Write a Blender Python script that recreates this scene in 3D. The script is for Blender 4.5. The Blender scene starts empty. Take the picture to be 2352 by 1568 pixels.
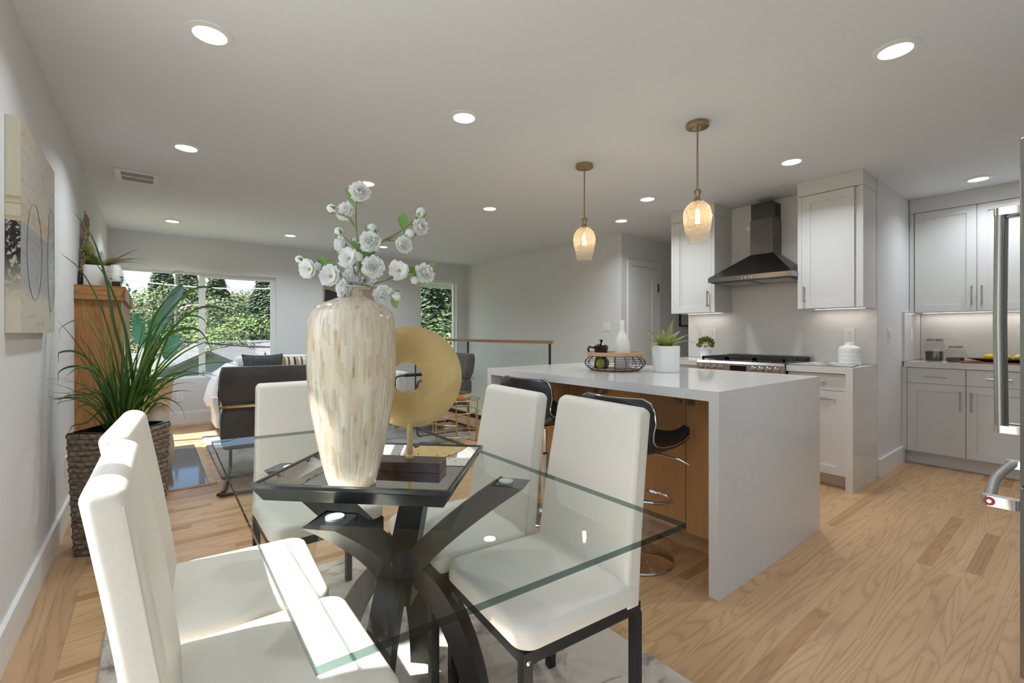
import bpy, bmesh, math, random
from mathutils import Vector, Matrix, noise
random.seed(7)
R = math.radians
S = bpy.context.scene
COL = S.collection

# ------------------------------------------------------------------ camera, world, sun, exposure
F_PX, HOR, CAM_H = 1053.0, 765.3, 1.17
YAW = math.atan((1176 - 350.4) / F_PX)
cam = bpy.data.cameras.new('camera'); cam_o = bpy.data.objects.new('camera', cam); COL.objects.link(cam_o)
cam.sensor_width = 36; cam.lens = F_PX / 2352 * 36; cam.shift_y = -(784 - HOR) / 2352
cam.clip_start = 0.02; cam.clip_end = 600
cam_o.location = (0, 0, CAM_H); cam_o.rotation_euler = (R(90), 0, -YAW)
S.camera = cam_o
SUN_DIR = Vector((0.30, -0.07, -0.47)).normalized()
w = bpy.data.worlds.new('sky'); S.world = w; w.use_nodes = True
wn = w.node_tree.nodes; wl = w.node_tree.links
sky = wn.new('ShaderNodeTexSky'); sky.sky_type = 'NISHITA'; sky.sun_disc = False
sky.sun_elevation = R(56.8); sky.sun_rotation = R(-77); sky.air_density = 1.0; sky.dust_density = 1.6; sky.ozone_density = 1.0
wl.new(sky.outputs[0], wn['Background'].inputs[0]); wn['Background'].inputs[1].default_value = 0.34
sl = bpy.data.lights.new('sun', 'SUN'); sl.energy = 14.0; sl.angle = R(0.8); sl.color = (1.0, 0.965, 0.91)
so = bpy.data.objects.new('sun', sl); COL.objects.link(so); so.rotation_euler = SUN_DIR.to_track_quat('-Z', 'Y').to_euler()
so.location = (-10, 4, 16)
S.view_settings.view_transform = 'Standard'; S.view_settings.look = 'None'
S.view_settings.gamma = 1.0; S.view_settings.use_curve_mapping = False
S.view_settings.exposure = 0.02
DOWNLIGHT_W = 4.6

# ------------------------------------------------------------------ helpers
FW = Vector((math.sin(YAW), math.cos(YAW), 0)); RT = Vector((math.cos(YAW), -math.sin(YAW), 0))
def at(u, v, t):
    """point seen at photograph pixel (u, v) at depth t metres"""
    p = FW * t + RT * ((u - 1176) / F_PX * t); p.z = CAM_H - (v - HOR) * t / F_PX
    return p
def lerp(a, b, t): return a + (b - a) * t

class MB:
    def __init__(s): s.v = []; s.f = []; s.m = []; s.mi = 0
    def add(s, vs, fs):
        o = len(s.v); s.v += [tuple(x) for x in vs]; s.f += [tuple(i + o for i in f) for f in fs]; s.m += [s.mi] * len(fs)
        return s
    def box(s, x0, x1, y0, y1, z0, z1):
        vs = [(x, y, z) for z in (z0, z1) for y in (y0, y1) for x in (x0, x1)]
        return s.add(vs, [(0, 2, 3, 1), (4, 5, 7, 6), (0, 1, 5, 4), (2, 6, 7, 3), (0, 4, 6, 2), (1, 3, 7, 5)])
    def quad(s, a, b, c, d): return s.add([a, b, c, d], [(0, 1, 2, 3)])
    def lathe(s, prof, n=24, cx=0, cy=0, cap0=True, cap1=True, a0=0.0):
        vs = []; fs = []
        for r, z in prof:
            for i in range(n):
                a = a0 + 2 * math.pi * i / n; vs.append((cx + r * math.cos(a), cy + r * math.sin(a), z))
        for k in range(len(prof) - 1):
            for i in range(n):
                j = (i + 1) % n; fs.append((k * n + i, k * n + j, (k + 1) * n + j, (k + 1) * n + i))
        if cap0: fs.append(tuple(range(n))[::-1])
        if cap1: fs.append(tuple(range((len(prof) - 1) * n, len(prof) * n)))
        return s.add(vs, fs)
    def tube(s, path, r, n=8, closed=False, caps=True):
        P = [Vector(p) for p in path]; m = len(P); vs = []; fs = []
        rr = r if isinstance(r, (list, tuple)) else [r] * m
        up = None
        for i in range(m):
            if closed: d = P[(i + 1) % m] - P[i - 1]
            else: d = P[min(i + 1, m - 1)] - P[max(i - 1, 0)]
            d = d.normalized() if d.length > 1e-9 else Vector((0, 0, 1))
            if up is None:
                up = Vector((0, 0, 1)) if abs(d.z) < .9 else Vector((1, 0, 0))
            a = d.cross(up)
            if a.length < 1e-6: a = d.cross(Vector((0, 1, 0)))
            a.normalize(); b = a.cross(d).normalized(); up = b
            for k in range(n):
                t = 2 * math.pi * k / n; vs.append(P[i] + a * (rr[i] * math.cos(t)) + b * (rr[i] * math.sin(t)))
        for i in range(m if closed else m - 1):
            j = (i + 1) % m
            for k in range(n):
                l = (k + 1) % n; fs.append((i * n + k, i * n + l, j * n + l, j * n + k))
        if caps and not closed: fs.append(tuple(range(n))[::-1]); fs.append(tuple(range((m - 1) * n, m * n)))
        return s.add(vs, fs)
    def loft(s, rings, n=4, cap0=True, cap1=True, rot=0.0):
        """rings: (cx, cy, z, half_x, half_y, corner_radius) rounded rectangles stacked up"""
        vs = []; fs = []; m = 4 * (n + 1); c, sn = math.cos(rot), math.sin(rot)
        for cx, cy, z, a, b, r in rings:
            r = max(min(r, a, b), 1e-4)
            for q, (sx, sy) in enumerate(((1, 1), (-1, 1), (-1, -1), (1, -1))):
                for k in range(n + 1):
                    t = (q + k / n) * math.pi / 2
                    x = sx * (a - r) + r * math.cos(t); y = sy * (b - r) + r * math.sin(t)
                    vs.append((cx + x * c - y * sn, cy + x * sn + y * c, z))
        for i in range(len(rings) - 1):
            for k in range(m):
                l = (k + 1) % m; fs.append((i * m + k, i * m + l, (i + 1) * m + l, (i + 1) * m + k))
        if cap0: fs.append(tuple(range(m))[::-1])
        if cap1: fs.append(tuple(range((len(rings) - 1) * m, len(rings) * m)))
        return s.add(vs, fs)
    def sweep(s, path, side, w, h, closed_caps=True):
        """rectangular bar along path; side = constant sideways vector, w along it, h across; w, h may be lists"""
        P = [Vector(p) for p in path]; m = len(P); sd = Vector(side).normalized(); vs = []; fs = []
        for i in range(m):
            d = (P[min(i + 1, m - 1)] - P[max(i - 1, 0)]).normalized(); nn = sd.cross(d).normalized()
            ww = w[i] if isinstance(w, list) else w; hh = h[i] if isinstance(h, list) else h
            for a, b in ((-1, -1), (1, -1), (1, 1), (-1, 1)): vs.append(P[i] + sd * (a * ww / 2) + nn * (b * hh / 2))
        for i in range(m - 1):
            for k in range(4):
                l = (k + 1) % 4; fs.append((i * 4 + k, i * 4 + l, i * 4 + 4 + l, i * 4 + 4 + k))
        if closed_caps: fs.append((3, 2, 1, 0)); fs.append(tuple((m - 1) * 4 + k for k in range(4)))
        return s.add(vs, fs)
    def xf(s, M):
        s.v = [tuple(M @ Vector(p)) for p in s.v]; return s
    def build(s, name, mats, parent=None, smooth=True, local=False, angle=38):
        me = bpy.data.meshes.new(name)
        o0 = Vector((0, 0, 0))
        if parent is not None and not local: o0 = Vector(ORG.get(parent.name, (0, 0, 0)))
        me.from_pydata([(x - o0.x, y - o0.y, z - o0.z) for x, y, z in s.v], [], s.f)
        mats = mats if isinstance(mats, (list, tuple)) else [mats]
        for m_ in mats: me.materials.append(m_)
        if len(mats) > 1: me.polygons.foreach_set('material_index', s.m)
        bm = bmesh.new(); bm.from_mesh(me); bmesh.ops.recalc_face_normals(bm, faces=bm.faces); bm.to_mesh(me); bm.free()
        if smooth:
            me.polygons.foreach_set('use_smooth', [True] * len(me.polygons)); me.set_sharp_from_angle(angle=R(angle))
        o = bpy.data.objects.new(name, me); COL.objects.link(o)
        if parent is not None: o.parent = parent; ORG[o.name] = ORG.get(parent.name, (0, 0, 0))
        return o
ORG = {}
def tag(o, label, cat, group=None, kind=None):
    o['label'] = label; o['category'] = cat
    if group: o['group'] = group
    if kind: o['kind'] = kind
    return o
def thing(name, label, cat, loc=(0, 0, 0), rz=0.0, group=None):
    o = bpy.data.objects.new(name, None); COL.objects.link(o); o.empty_display_size = .1
    o.location = loc; o.rotation_euler = (0, 0, rz); ORG[o.name] = tuple(loc)
    return tag(o, label, cat, group)
def struct(o): o['kind'] = 'structure'; return o
def dup(root, loc, rz, label=None):
    r = root.copy(); COL.objects.link(r); r.location = loc; r.rotation_euler = (0, 0, rz)
    if label: r['label'] = label
    for ch in list(root.children):
        c = ch.copy(); COL.objects.link(c); c.parent = r
        for g in list(ch.children):
            d = g.copy(); COL.objects.link(d); d.parent = c
    return r

# ------------------------------------------------------------------ materials
MT = {}
def nodes(m): return m.node_tree.nodes, m.node_tree.links
def pm(name, col, rough=.5, metal=0.0, spec=.5, **kw):
    m = bpy.data.materials.new(name); m.use_nodes = True; b = m.node_tree.nodes['Principled BSDF']
    b.inputs['Base Color'].default_value = (*col, 1); b.inputs['Roughness'].default_value = rough; b.inputs['Metallic'].default_value = metal
    b.inputs['Specular IOR Level'].default_value = spec
    for k, v in kw.items(): b.inputs[k].default_value = v
    MT[name] = m; return m
def N(m, typ, **kw):
    n = m.node_tree.nodes.new(typ)
    for k, v in kw.items():
        if k in n.inputs: n.inputs[k].default_value = v
        else: setattr(n, k, v)
    return n
def L(m, a, b): m.node_tree.links.new(a, b)
def coord(m, scale=(1, 1, 1), kind='Object', loc=(0, 0, 0), rot=(0, 0, 0)):
    t = N(m, 'ShaderNodeTexCoord'); mp = N(m, 'ShaderNodeMapping'); L(m, t.outputs[kind], mp.inputs[0])
    mp.inputs['Scale'].default_value = scale; mp.inputs['Location'].default_value = loc; mp.inputs['Rotation'].default_value = rot
    return mp.outputs[0]
def ramp(m, fac, stops):
    r = N(m, 'ShaderNodeValToRGB'); L(m, fac, r.inputs[0]); e = r.color_ramp.elements
    while len(e) < len(stops): e.new(.5)
    for i, (p, c) in enumerate(stops): e[i].position = p; e[i].color = (*c, 1)
    return r.outputs[0]
def bsdf(m): return m.node_tree.nodes['Principled BSDF']
def bump(m, h, strength=.2, dist=.01):
    b = N(m, 'ShaderNodeBump', Strength=strength, Distance=dist); L(m, h, b.inputs['Height']); L(m, b.outputs[0], bsdf(m).inputs['Normal'])
def noise_t(m, vec, scale, detail=3, rough=.5, dist=0.0):
    n = N(m, 'ShaderNodeTexNoise', Scale=scale, Detail=detail, Roughness=rough, Distortion=dist); L(m, vec, n.inputs['Vector']); return n.outputs[0]
def noisy(name, c0, c1, scale=(1, 1, 1), ns=5.0, rough=.5, metal=0.0, detail=4, bs=0.0, bd=.005, p=(.35, .65), spec=.5, kind='Object', **kw):
    m = pm(name, c0, rough, metal, spec, **kw); v = coord(m, scale, kind); f = noise_t(m, v, ns, detail)
    L(m, ramp(m, f, [(p[0], c0), (p[1], c1)]), bsdf(m).inputs['Base Color'])
    if bs: bump(m, f, bs, bd)
    return m

def wood(name, light, dark, along='x', ring=14.0, rough=.42, rnd=False, streak=.5, var=None, spec=.4, lines=False):
    """grain stretched along one axis; rnd shifts it per object and per loose piece"""
    m = pm(name, light, rough, 0, spec)
    g = N(m, 'ShaderNodeNewGeometry'); pos = g.outputs['Position']
    if rnd:
        oi = N(m, 'ShaderNodeObjectInfo'); ad = N(m, 'ShaderNodeMath', operation='ADD'); L(m, oi.outputs['Random'], ad.inputs[0]); L(m, g.outputs['Random Per Island'], ad.inputs[1])
        fr = N(m, 'ShaderNodeMath', operation='FRACT'); L(m, ad.outputs[0], fr.inputs[0]); rv = fr.outputs[0]
        mu = N(m, 'ShaderNodeMath', operation='MULTIPLY'); L(m, rv, mu.inputs[0]); mu.inputs[1].default_value = 61.0
        va = N(m, 'ShaderNodeVectorMath', operation='ADD'); L(m, pos, va.inputs[0]); L(m, mu.outputs[0], va.inputs[1]); pos = va.outputs[0]
    mp = N(m, 'ShaderNodeMapping'); L(m, pos, mp.inputs[0]); k = .09
    sc = {'x': (k, 1, 1), 'y': (1, k, 1), 'z': (1, 1, k)}[along]; mp.inputs['Scale'].default_value = sc
    n0 = noise_t(m, mp.outputs[0], 4.2 if rnd else 5.5, 2 if rnd else 3, .5, .5)
    mul = N(m, 'ShaderNodeMath', operation='MULTIPLY'); L(m, n0, mul.inputs[0]); mul.inputs[1].default_value = ring
    sn = N(m, 'ShaderNodeMath', operation='FRACT'); L(m, mul.outputs[0], sn.inputs[0])
    pp = N(m, 'ShaderNodeMath', operation='PINGPONG'); L(m, sn.outputs[0], pp.inputs[0]); pp.inputs[1].default_value = .5
    mp2 = N(m, 'ShaderNodeMapping'); L(m, pos, mp2.inputs[0]); k2 = .035
    mp2.inputs['Scale'].default_value = {'x': (k2, 1, 1), 'y': (1, k2, 1), 'z': (1, 1, k2)}[along]
    fine = noise_t(m, mp2.outputs[0], 240, 2, .6)
    mixf = N(m, 'ShaderNodeMix', data_type='FLOAT'); mixf.inputs['Factor'].default_value = streak
    L(m, pp.outputs[0], mixf.inputs['A']); L(m, fine, mixf.inputs['B'])
    c = ramp(m, mixf.outputs['Result'], [(.18, dark), (.5, light)] if not (rnd or lines) else [(.17, dark), (.32, light), (.6, tuple(min(1, q * 1.05) for q in light))])
    if rnd:
        tint = ramp(m, rv, var); mx = N(m, 'ShaderNodeMix', data_type='RGBA', blend_type='MULTIPLY'); mx.inputs['Factor'].default_value = 1
        L(m, c, mx.inputs['A']); L(m, tint, mx.inputs['B']); c = mx.outputs['Result']
    L(m, c, bsdf(m).inputs['Base Color']); bump(m, mixf.outputs['Result'], .06, .002)
    return m

def thin_glass(name, tint, gloss_rough=0.0, ior=1.5, bump_scale=0, bump_str=.3, boost=1.0):
    m = bpy.data.materials.new(name); m.use_nodes = True; n, l = nodes(m); n.remove(n['Principled BSDF'])
    tr = N(m, 'ShaderNodeBsdfTransparent'); tr.inputs[0].default_value = (*tint, 1)
    gl = N(m, 'ShaderNodeBsdfGlossy'); gl.inputs['Roughness'].default_value = gloss_rough
    fr = N(m, 'ShaderNodeFresnel'); fr.inputs[0].default_value = ior
    ge = N(m, 'ShaderNodeNewGeometry'); inv = N(m, 'ShaderNodeMath', operation='SUBTRACT'); inv.inputs[0].default_value = 1; L(m, ge.outputs['Backfacing'], inv.inputs[1])
    mu = N(m, 'ShaderNodeMath', operation='MULTIPLY'); L(m, fr.outputs[0], mu.inputs[0]); L(m, inv.outputs[0], mu.inputs[1])
    mu2 = N(m, 'ShaderNodeMath', operation='MULTIPLY', use_clamp=True); L(m, mu.outputs[0], mu2.inputs[0]); mu2.inputs[1].default_value = boost
    mx = N(m, 'ShaderNodeMixShader'); L(m, mu2.outputs[0], mx.inputs[0]); L(m, tr.outputs[0], mx.inputs[1]); L(m, gl.outputs[0], mx.inputs[2])
    L(m, mx.outputs[0], n['Material Output'].inputs[0])
    if bump_scale:
        v = coord(m); vo = N(m, 'ShaderNodeTexVoronoi', Scale=bump_scale); L(m, v, vo.inputs['Vector'])
        b = N(m, 'ShaderNodeBump', Strength=bump_str, Distance=.01); L(m, vo.outputs[0], b.inputs['Height']); L(m, b.outputs[0], gl.inputs['Normal']); L(m, b.outputs[0], fr.inputs['Normal'])
    MT[name] = m; return m
def emit(name, col, st):
    m = bpy.data.materials.new(name); m.use_nodes = True; n, l = nodes(m); n.remove(n['Principled BSDF'])
    e = N(m, 'ShaderNodeEmission'); e.inputs[0].default_value = (*col, 1); e.inputs[1].default_value = st
    L(m, e.outputs[0], n['Material Output'].inputs[0]); MT[name] = m; return m

def petal_mat():
    m = pm('petal_white', (.94, .94, .93), .7, 0, .2); n, l = nodes(m); tr = N(m, 'ShaderNodeBsdfTranslucent'); tr.inputs[0].default_value = (.88, .88, .86, 1)
    mx = N(m, 'ShaderNodeMixShader'); mx.inputs[0].default_value = .4; L(m, bsdf(m).outputs[0], mx.inputs[1]); L(m, tr.outputs[0], mx.inputs[2]); L(m, mx.outputs[0], n['Material Output'].inputs[0]); return m
def pendant_mat():
    m = thin_glass('pendant_glass', (.975, .945, .885), .03, 1.55, 95, 1.0, boost=2.2); n, l = nodes(m); out = n['Material Output']; src = out.inputs[0].links[0].from_socket
    tr = N(m, 'ShaderNodeBsdfTranslucent'); tr.inputs[0].default_value = (.88, .80, .66, 1); v = coord(m); vo = N(m, 'ShaderNodeTexVoronoi', Scale=75.0); vo.feature = 'DISTANCE_TO_EDGE'; L(m, v, vo.inputs['Vector'])
    f = N(m, 'ShaderNodeMapRange'); L(m, vo.outputs[0], f.inputs[0]); f.inputs['From Max'].default_value = .25; f.inputs['To Min'].default_value = .20; f.inputs['To Max'].default_value = .02
    mx = N(m, 'ShaderNodeMixShader'); L(m, f.outputs[0], mx.inputs[0]); L(m, src, mx.inputs[1]); L(m, tr.outputs[0], mx.inputs[2]); L(m, mx.outputs[0], out.inputs[0]); return m
WALL = noisy('wall_paint', (.72, .725, .735), (.75, .755, .765), ns=90, rough=.75, bs=.05, bd=.002)
CEIL = noisy('ceiling_paint', (.76, .79, .83), (.785, .815, .855), ns=120, rough=.85, bs=.12, bd=.002)
TRIM = pm('trim_paint', (.82, .82, .81), .38)
CAB = pm('cabinet_paint', (.72, .72, .715), .42)
VINYL = pm('window_vinyl', (.82, .82, .83), .35)
def quartz_mat():
    m = pm('quartz', (.78, .77, .755), .09, 0, .5); v = coord(m, (1, 1, 1), 'Object')
    g = N(m, 'ShaderNodeNewGeometry'); v = g.outputs['Position']
    n1 = N(m, 'ShaderNodeTexNoise', Scale=1.1, Detail=6, Roughness=.62, Distortion=1.2); L(m, v, n1.inputs['Vector'])
    a = N(m, 'ShaderNodeMath', operation='SUBTRACT'); L(m, n1.outputs[0], a.inputs[0]); a.inputs[1].default_value = .5
    b = N(m, 'ShaderNodeMath', operation='ABSOLUTE'); L(m, a.outputs[0], b.inputs[0])
    vein = ramp(m, b.outputs[0], [(.0, (.735, .722, .703)), (.010, (.775, .765, .752))])
    n2 = noise_t(m, v, .8, 3); tone = ramp(m, n2, [(.35, (.90, .89, .88)), (.65, (1, 1, 1))])
    mx = N(m, 'ShaderNodeMix', data_type='RGBA', blend_type='MULTIPLY'); mx.inputs['Factor'].default_value = .6
    L(m, vein, mx.inputs['A']); L(m, tone, mx.inputs['B']); L(m, mx.outputs['Result'], bsdf(m).inputs['Base Color']); return m
QUARTZ = quartz_mat()
FLOORW = wood('oak_floor', (.57, .36, .192), (.465, .28, .14), 'x', 24, .40, True, .35,
              [(0, (.70, .60, .52)), (.10, (.78, .69, .61)), (.13, (.95, .92, .89)), (.55, (1.0, 1.0, 1.0)), (.8, (1.05, 1.05, 1.05)), (1, (.96, .94, .91))])
FLOORY = wood('oak_floor_border', (.54, .35, .20), (.42, .25, .13), 'y', 12, .40, True, .45, [(0, (.85, .8, .76)), (1, (1, 1, 1))])
OAKZ = wood('oak_panel', (.38, .185, .062), (.255, .112, .035), 'z', 22, .45, False, .35, lines=True)
OAKISL = wood('oak_veneer', (.60, .315, .125), (.44, .215, .078), 'z', 5, .45, False, .85)
OAKY = wood('oak_cap', (.38, .185, .062), (.255, .112, .035), 'x', 20, .45, False, .35, lines=True)
RAILW = wood('rail_wood', (.33, .19, .10), (.24, .13, .065), 'y', 9, .4, False, .6)
LIGHTW = wood('light_wood', (.56, .36, .20), (.46, .27, .13), 'x', 9, .5, False, .6)
DARKW = wood('dark_wood', (.085, .045, .03), (.035, .02, .015), 'x', 9, .35, False, .5)
REDW = wood('acacia_wood', (.33, .13, .05), (.18, .06, .025), 'x', 9, .35, False, .5)
LEATHER = noisy('cream_leather', (.775, .73, .645), (.80, .755, .67), ns=120, rough=.46, bs=.12, bd=.0015)
STITCH = pm('stitching', (.66, .645, .56), .6)
BLACKM = pm('black_metal', (.022, .022, .024), .38, .3)
LEGBLK = noisy('black_lacquer', (.012, .012, .013), (.02, .02, .021), ns=40, rough=.34)
CHROME = pm('chrome', (.75, .75, .76), .12, 1)
NICKEL = pm('brushed_nickel', (.52, .51, .49), .3, 1)
BRASS = pm('brushed_brass', (.44, .335, .21), .34, 1)
GOLDW = pm('gold_wire', (.62, .43, .19), .3, 1)
def steel(name, c, r, axis):
    m = pm(name, c, r, 1); v = coord(m, axis); f = noise_t(m, v, 60, 2); rr = N(m, 'ShaderNodeMapRange'); L(m, f, rr.inputs[0])
    rr.inputs['To Min'].default_value = r - .06; rr.inputs['To Max'].default_value = r + .1; L(m, rr.outputs[0], bsdf(m).inputs['Roughness']); return m
STEEL = steel('stainless', (.50, .49, .475), .3, (1, 1, 20))
STEELD = steel('stainless_dark', (.105, .10, .095), .3, (20, 1, 1))
FRIDGE = steel('fridge_steel', (.40, .41, .42), .30, (20, 20, 1))
BLKLEA = noisy('black_leather', (.018, .02, .022), (.028, .03, .032), ns=150, rough=.36, bs=.1, bd=.001)
BLKIRON = pm('cast_iron', (.015, .015, .016), .55)
BLKGL = pm('black_gloss', (.008, .008, .009), .08)
WHITEC = pm('white_ceramic', (.84, .84, .83), .3)
WHITEM = pm('white_matte', (.80, .80, .79), .6)
MIRROR = noisy('antique_mirror', (.86, .86, .85), (.80, .80, .78), ns=25, rough=.03, metal=1)
PLASTW = pm('white_plastic', (.82, .82, .81), .35)
SLOT = pm('dark_slot', (.03, .03, .03), .6)
TILE = noisy('dark_tile', (.030, .031, .033), (.055, .055, .057), ns=70, rough=.07, detail=5)
VELVET = noisy('charcoal_velvet', (.045, .042, .040), (.075, .070, .067), ns=6, rough=.72, detail=5, **{'Sheen Weight': .35})
FABW = noisy('cream_fabric', (.74, .72, .69), (.80, .785, .76), ns=60, rough=.9, bs=.2)
FURW = noisy('white_throw', (.84, .83, .82), (.90, .90, .89), ns=45, rough=.95, bs=.5, bd=.01, **{'Sheen Weight': .4})
CHAR = noisy('charcoal_fabric', (.05, .05, .055), (.085, .085, .09), ns=40, rough=.9, bs=.2)
GRASS = noisy('grass_blade', (.035, .115, .018), (.085, .20, .03), (3, 3, 1), ns=4, rough=.42)
GRASSL = noisy('grass_blade_light', (.13, .25, .03), (.26, .36, .06), (3, 3, 1), ns=4, rough=.45)
FERN = noisy('fern_leaf', (.17, .25, .025), (.42, .43, .07), ns=9, rough=.5)
FERND = noisy('fern_leaf_dark', (.09, .13, .02), (.28, .27, .045), ns=12, rough=.55)
LEAFG = noisy('leaf_green', (.13, .27, .05), (.20, .36, .08), ns=8, rough=.5)
LEAFB = noisy('broad_leaf', (.025, .13, .055), (.05, .19, .09), ns=6, rough=.32)
LEAFBB = noisy('broad_leaf_blue', (.045, .115, .105), (.08, .17, .16), ns=6, rough=.32)
PETAL = petal_mat()
POLLEN = pm('flower_center', (.42, .38, .06), .7)
STEMG = noisy('stem_green', (.16, .20, .055), (.25, .24, .09), ns=30, rough=.6)
LEMON = noisy('lemon_skin', (.78, .50, .02), (.86, .58, .04), ns=30, rough=.4, bs=.15)
SOIL = noisy('soil', (.03, .022, .015), (.06, .045, .03), ns=60, rough=.95)
DRIFT = noisy('driftwood', (.26, .17, .11), (.48, .36, .26), (1, 1, .2), ns=50, rough=.8)
STONE = noisy('pale_stone', (.62, .61, .58), (.76, .75, .73), ns=30, rough=.9, bs=.4, bd=.01)
BEIGEC = noisy('beige_glaze', (.50, .40, .30), (.58, .48, .37), (1, 1, .4), ns=8, rough=.22)
TANW = noisy('tan_wicker', (.36, .25, .155), (.50, .36, .23), ns=90, rough=.7)
WINGL = thin_glass('window_glass', (.97, .985, .98))
TABGL = thin_glass('table_glass', (.955, .975, .965), boost=.75)
GLEDGE = thin_glass('glass_edge', (.21, .30, .30), boost=1.6)
RAILGL = thin_glass('rail_glass', (.97, .98, .98))
JARGL = thin_glass('jar_glass', (.93, .93, .91), boost=1.4)
PENGL = pendant_mat()
BULB = emit('filament_glow', (1.0, .74, .42), 110)
BULBG = emit('bulb_glow', (1.0, .70, .36), 3.2)
LENS = emit('downlight_glow', (1.0, .97, .92), 9)
STRIP = emit('led_strip', (1.0, .95, .88), 1.8)
def vase_mat():
    m = pm('mother_of_pearl', (.76, .67, .52), .22, 0, .6, **{'Coat Weight': .5, 'Coat Roughness': .08})
    tc = N(m, 'ShaderNodeTexCoord'); sp = N(m, 'ShaderNodeSeparateXYZ'); L(m, tc.outputs['Object'], sp.inputs[0])
    def M(op, a, b=None):
        n = N(m, 'ShaderNodeMath', operation=op)
        for k, x in enumerate((a, b)):
            if x is None: continue
            if isinstance(x, (int, float)): n.inputs[k].default_value = x
            else: L(m, x, n.inputs[k])
        return n.outputs[0]
    nz = noise_t(m, tc.outputs['Object'], 7, 2); an = M('ADD', M('ARCTAN2', sp.outputs[1], sp.outputs[0]), M('MULTIPLY', nz, .10))
    col = M('FLOOR', M('DIVIDE', an, .058)); wn1 = N(m, 'ShaderNodeTexWhiteNoise', noise_dimensions='1D'); L(m, col, wn1.inputs['W'])
    row = M('FLOOR', M('DIVIDE', M('ADD', sp.outputs[2], M('MULTIPLY', wn1.outputs['Value'], 1.7)), .052))
    cb = N(m, 'ShaderNodeCombineXYZ'); L(m, col, cb.inputs[0]); L(m, row, cb.inputs[1]); wn2 = N(m, 'ShaderNodeTexWhiteNoise', noise_dimensions='2D'); L(m, cb.outputs[0], wn2.inputs['Vector']); cell = wn2.outputs['Value']
    c = ramp(m, cell, [(0, (.56, .435, .29)), (.10, (.61, .50, .355)), (.5, (.66, .565, .425)), (.9, (.70, .62, .49)), (1, (.68, .66, .57))])
    mp = N(m, 'ShaderNodeMapping'); L(m, tc.outputs['Object'], mp.inputs[0]); mp.inputs['Scale'].default_value = (60, 60, 9); n2 = noise_t(m, mp.outputs[0], 1.0, 4)
    st = ramp(m, n2, [(.27, (.62, .50, .38)), (.40, (1, 1, 1)), (.72, (1.05, 1.07, 1.08))])
    mx = N(m, 'ShaderNodeMix', data_type='RGBA', blend_type='MULTIPLY'); mx.inputs['Factor'].default_value = .8
    L(m, c, mx.inputs['A']); L(m, st, mx.inputs['B']); L(m, mx.outputs['Result'], bsdf(m).inputs['Base Color']); bump(m, cell, .10, .002); return m
VASEM = vase_mat()
def disc_mat():
    m = pm('hammered_gold', (.66, .49, .22), .42, .85); v = coord(m); f = noise_t(m, v, 320, 2); bump(m, f, .9, .003)
    n = noise_t(m, v, 8, 3); L(m, ramp(m, n, [(.3, (.58, .41, .17)), (.7, (.70, .54, .27))]), bsdf(m).inputs['Base Color']); return m
DISCM = disc_mat()
def rug_mat(name, a, b, c, s):
    m = pm(name, a, .95); v = coord(m); n1 = noise_t(m, v, s, 8, .65, .6); n2 = noise_t(m, v, 230, 2)
    r1 = ramp(m, n1, [(.36, c), (.45, b), (.56, a)])
    n3 = noise_t(m, coord(m, (1, 3.4, 1)), 2.6, 5, .6, 1.6); r3 = ramp(m, n3, [(.36, (.42, .38, .35)), (.43, (1, 1, 1))])
    mx = N(m, 'ShaderNodeMix', data_type='RGBA', blend_type='MULTIPLY'); mx.inputs['Factor'].default_value = .7; L(m, r1, mx.inputs['A']); L(m, r3, mx.inputs['B'])
    L(m, mx.outputs['Result'], bsdf(m).inputs['Base Color']); bump(m, n2, .6, .006); return m
RUG = rug_mat('dining_rug', (.62, .545, .46), (.50, .435, .365), (.22, .185, .15), 4.2)
RUGL = rug_mat('living_rug', (.40, .385, .36), (.30, .285, .265), (.12, .115, .11), 3.4)
def wicker_mat(name, a, b, s=1.0):
    m = pm(name, a, .6); v = coord(m); n1 = noise_t(m, coord(m, (14, 14, 40)), 2.2 * s, 3)
    L(m, ramp(m, n1, [(.3, a), (.7, b)]), bsdf(m).inputs['Base Color']); return m
WICK = wicker_mat('dark_wicker', (.075, .055, .042), (.32, .25, .19))
# ------------------------------------------------------------------ room shell
CZ = 2.43
XL, YB, XR, YK, YH0, YH1, XP = -0.42, 7.30, 4.64, 1.10, 2.76, 3.69, 6.02
def wall(name, boxes, mat=WALL):
    m = MB()
    for b in boxes: m.box(*b)
    return struct(m.build(name, mat, smooth=False))
T = .15
# left wall: glass door beside the table, window past the mantel
DY0, DY1, DZ = .20, 1.94, 2.385
LWY0, LWY1, LWZ0, LWZ1 = 5.70, 7.02, .60, 1.82
wall('wall_left', [(XL - T, XL, -1.75, DY0, -.05, CZ), (XL - T, XL, DY0, DY1, DZ, CZ), (XL - T, XL, DY1, LWY0, -.05, CZ),
                   (XL - T, XL, LWY0, LWY1, -.05, LWZ0), (XL - T, XL, LWY0, LWY1, LWZ1, CZ), (XL - T, XL, LWY1, YB + T, -.05, CZ)])
W1 = (-.36, 1.405, .575, 1.975); W2 = (3.70, 4.425, .60, 2.115)
wall('wall_back', [(XL, W1[0], YB, YB + T, -.05, CZ), (W1[0], W1[1], YB, YB + T, -.05, W1[2]), (W1[0], W1[1], YB, YB + T, W1[3], CZ),
                   (W1[1], W2[0], YB, YB + T, -1.6, CZ), (W2[0], W2[1], YB, YB + T, -1.6, W2[2]), (W2[0], W2[1], YB, YB + T, W2[3], CZ), (W2[1], XR + T, YB, YB + T, -1.6, CZ)])
wall('wall_right', [(XR, XR + T, YH1, YB, -1.6, CZ)])
wall('wall_hall', [(XR + T, 7.2, YH1, YH1 + .12, -.05, CZ), (7.08, 7.2, YH0, YH1, -.05, CZ)])
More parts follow.
